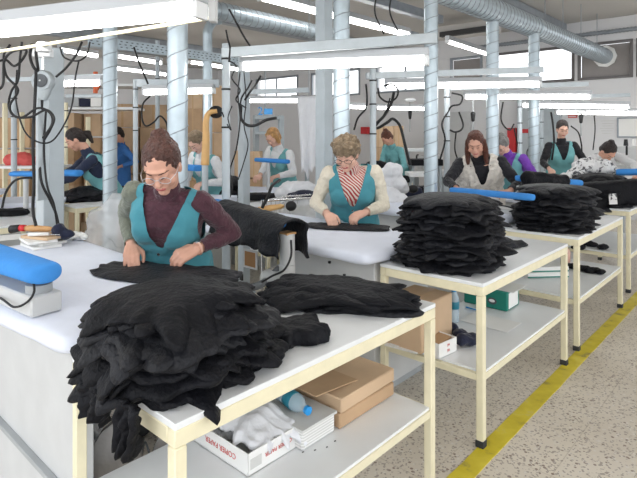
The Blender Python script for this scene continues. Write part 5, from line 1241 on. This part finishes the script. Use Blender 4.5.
person('grey-haired woman in teal vest with purple sleeve leaning head down', (2.42, 6.45, .88), (2.28, 6.28, 1.23), (2.14, 6.15, 1.38), 225, 50, roll=-10,
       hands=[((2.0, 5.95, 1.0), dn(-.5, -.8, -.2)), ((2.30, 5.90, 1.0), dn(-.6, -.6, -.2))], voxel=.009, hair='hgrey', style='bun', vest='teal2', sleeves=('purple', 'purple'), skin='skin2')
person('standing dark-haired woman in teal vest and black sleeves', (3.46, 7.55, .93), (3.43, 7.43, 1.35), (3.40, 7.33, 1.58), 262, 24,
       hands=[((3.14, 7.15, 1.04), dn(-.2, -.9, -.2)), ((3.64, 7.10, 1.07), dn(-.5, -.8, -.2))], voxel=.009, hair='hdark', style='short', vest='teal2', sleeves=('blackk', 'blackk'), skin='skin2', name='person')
person('dark-haired woman bending deeply over a printed garment, white sleeves', (3.58, 6.85, .88), (3.53, 6.55, 1.21), (3.50, 6.36, 1.30), 285, 62,
       hands=[((3.20, 6.2, 1.03), dn(.2, -.9, -.2)), ((3.72, 6.15, 1.03), dn(-.3, -.8, -.2))], hint=[(-.9, .1, .1), (.9, .1, .1)], voxel=.009, hair='hdark', style='bun', vest='whitek', sleeves=('whitek', 'whitek'))
for i, (px, Y, z1_, lb) in enumerate(((5, 6.6, 1.9, 'cream rack post at the far left edge'), (22, 6.9, 1.8, 'second cream rack post from the far left edge'), (88, 7.3, 1.75, 'slim cream post right of the ponytail woman'))):
    q = Dp(px, 135, Y); r = thing('rack_post', lb, 'post', (q.x, q.y, 0)); MB().beam((q.x, q.y, .02), (q.x, q.y, z1_), .05, .05).build('shaft', M['cream'], r, smooth=True); MB().box((q.x, q.y, .01), (.12, .12, .02), Vector((1, 0, 0))).build('base_plate', M['cream'], r)
hm = MB()
for px, py, rr in ((14, 160, .13), (22, 158, .12), (29, 161, .12)): hm.ell(Dp(px, py, 6.2), (rr, .1, rr*.6))
soft('red_bundle', 'red and orange cloth bundle at the far left behind the cables', 'cloth', hm, 'redtext', .016, .02, 12)
p = Dp(22, 166, 6.2); r = thing('bundle_shelf', 'white shelf under the red cloth bundle at far left', 'shelf', (p.x, p.y, 0)); MB().box((p.x, p.y, 1.13), (1.0, .4, .03), Vector((1, 0, 0))).build('board', M['topwhite'], r, smooth=True)
for s_ in (-1, 1): MB().box((p.x+s_*.45, p.y, .555), (.04, .35, 1.11), Vector((1, 0, 0))).build('leg', M['cream'], r, smooth=True)
# ================================================================ light, camera
# unseen lamps added behind the camera to brighten the room
for i, (x, y) in enumerate(((-2.2, -.6), (.2, -1.2), (2.4, 1.6), (1.6, -.6))):
    a = Vector((x, y, 2.5)); lamp('unseen lamp added behind the viewpoint as extra light', a, a+U*1.3, .03, w=.11, name='ceiling_lamp', cat='ceiling lamp', group='added lamps behind the viewpoint', m='tubefar')
w = bpy.data.worlds.new('daylight'); bpy.context.scene.world = w; w.use_nodes = True; nt = w.node_tree; bg = nt.nodes['Background']
bg.inputs['Color'].default_value = (.93, .96, 1, 1); bg.inputs['Strength'].default_value = 1.25
cam = bpy.data.cameras.new('camera'); co = bpy.data.objects.new('camera', cam); C.objects.link(co); co.location = (0, 0, H); co.rotation_euler = (math.radians(90), 0, 0)
cam.sensor_width = 36; cam.lens = 36*F_/637; cam.shift_y = -(239-HZ)/637; cam.clip_start = .05
sc = bpy.context.scene; sc.camera = co
sc.view_settings.view_transform = 'Standard'; sc.view_settings.look = 'None'; sc.view_settings.gamma = 1; sc.view_settings.exposure = 1.05
sc.cycles.max_bounces = 8; sc.cycles.diffuse_bounces = 4; sc.cycles.use_denoising = True
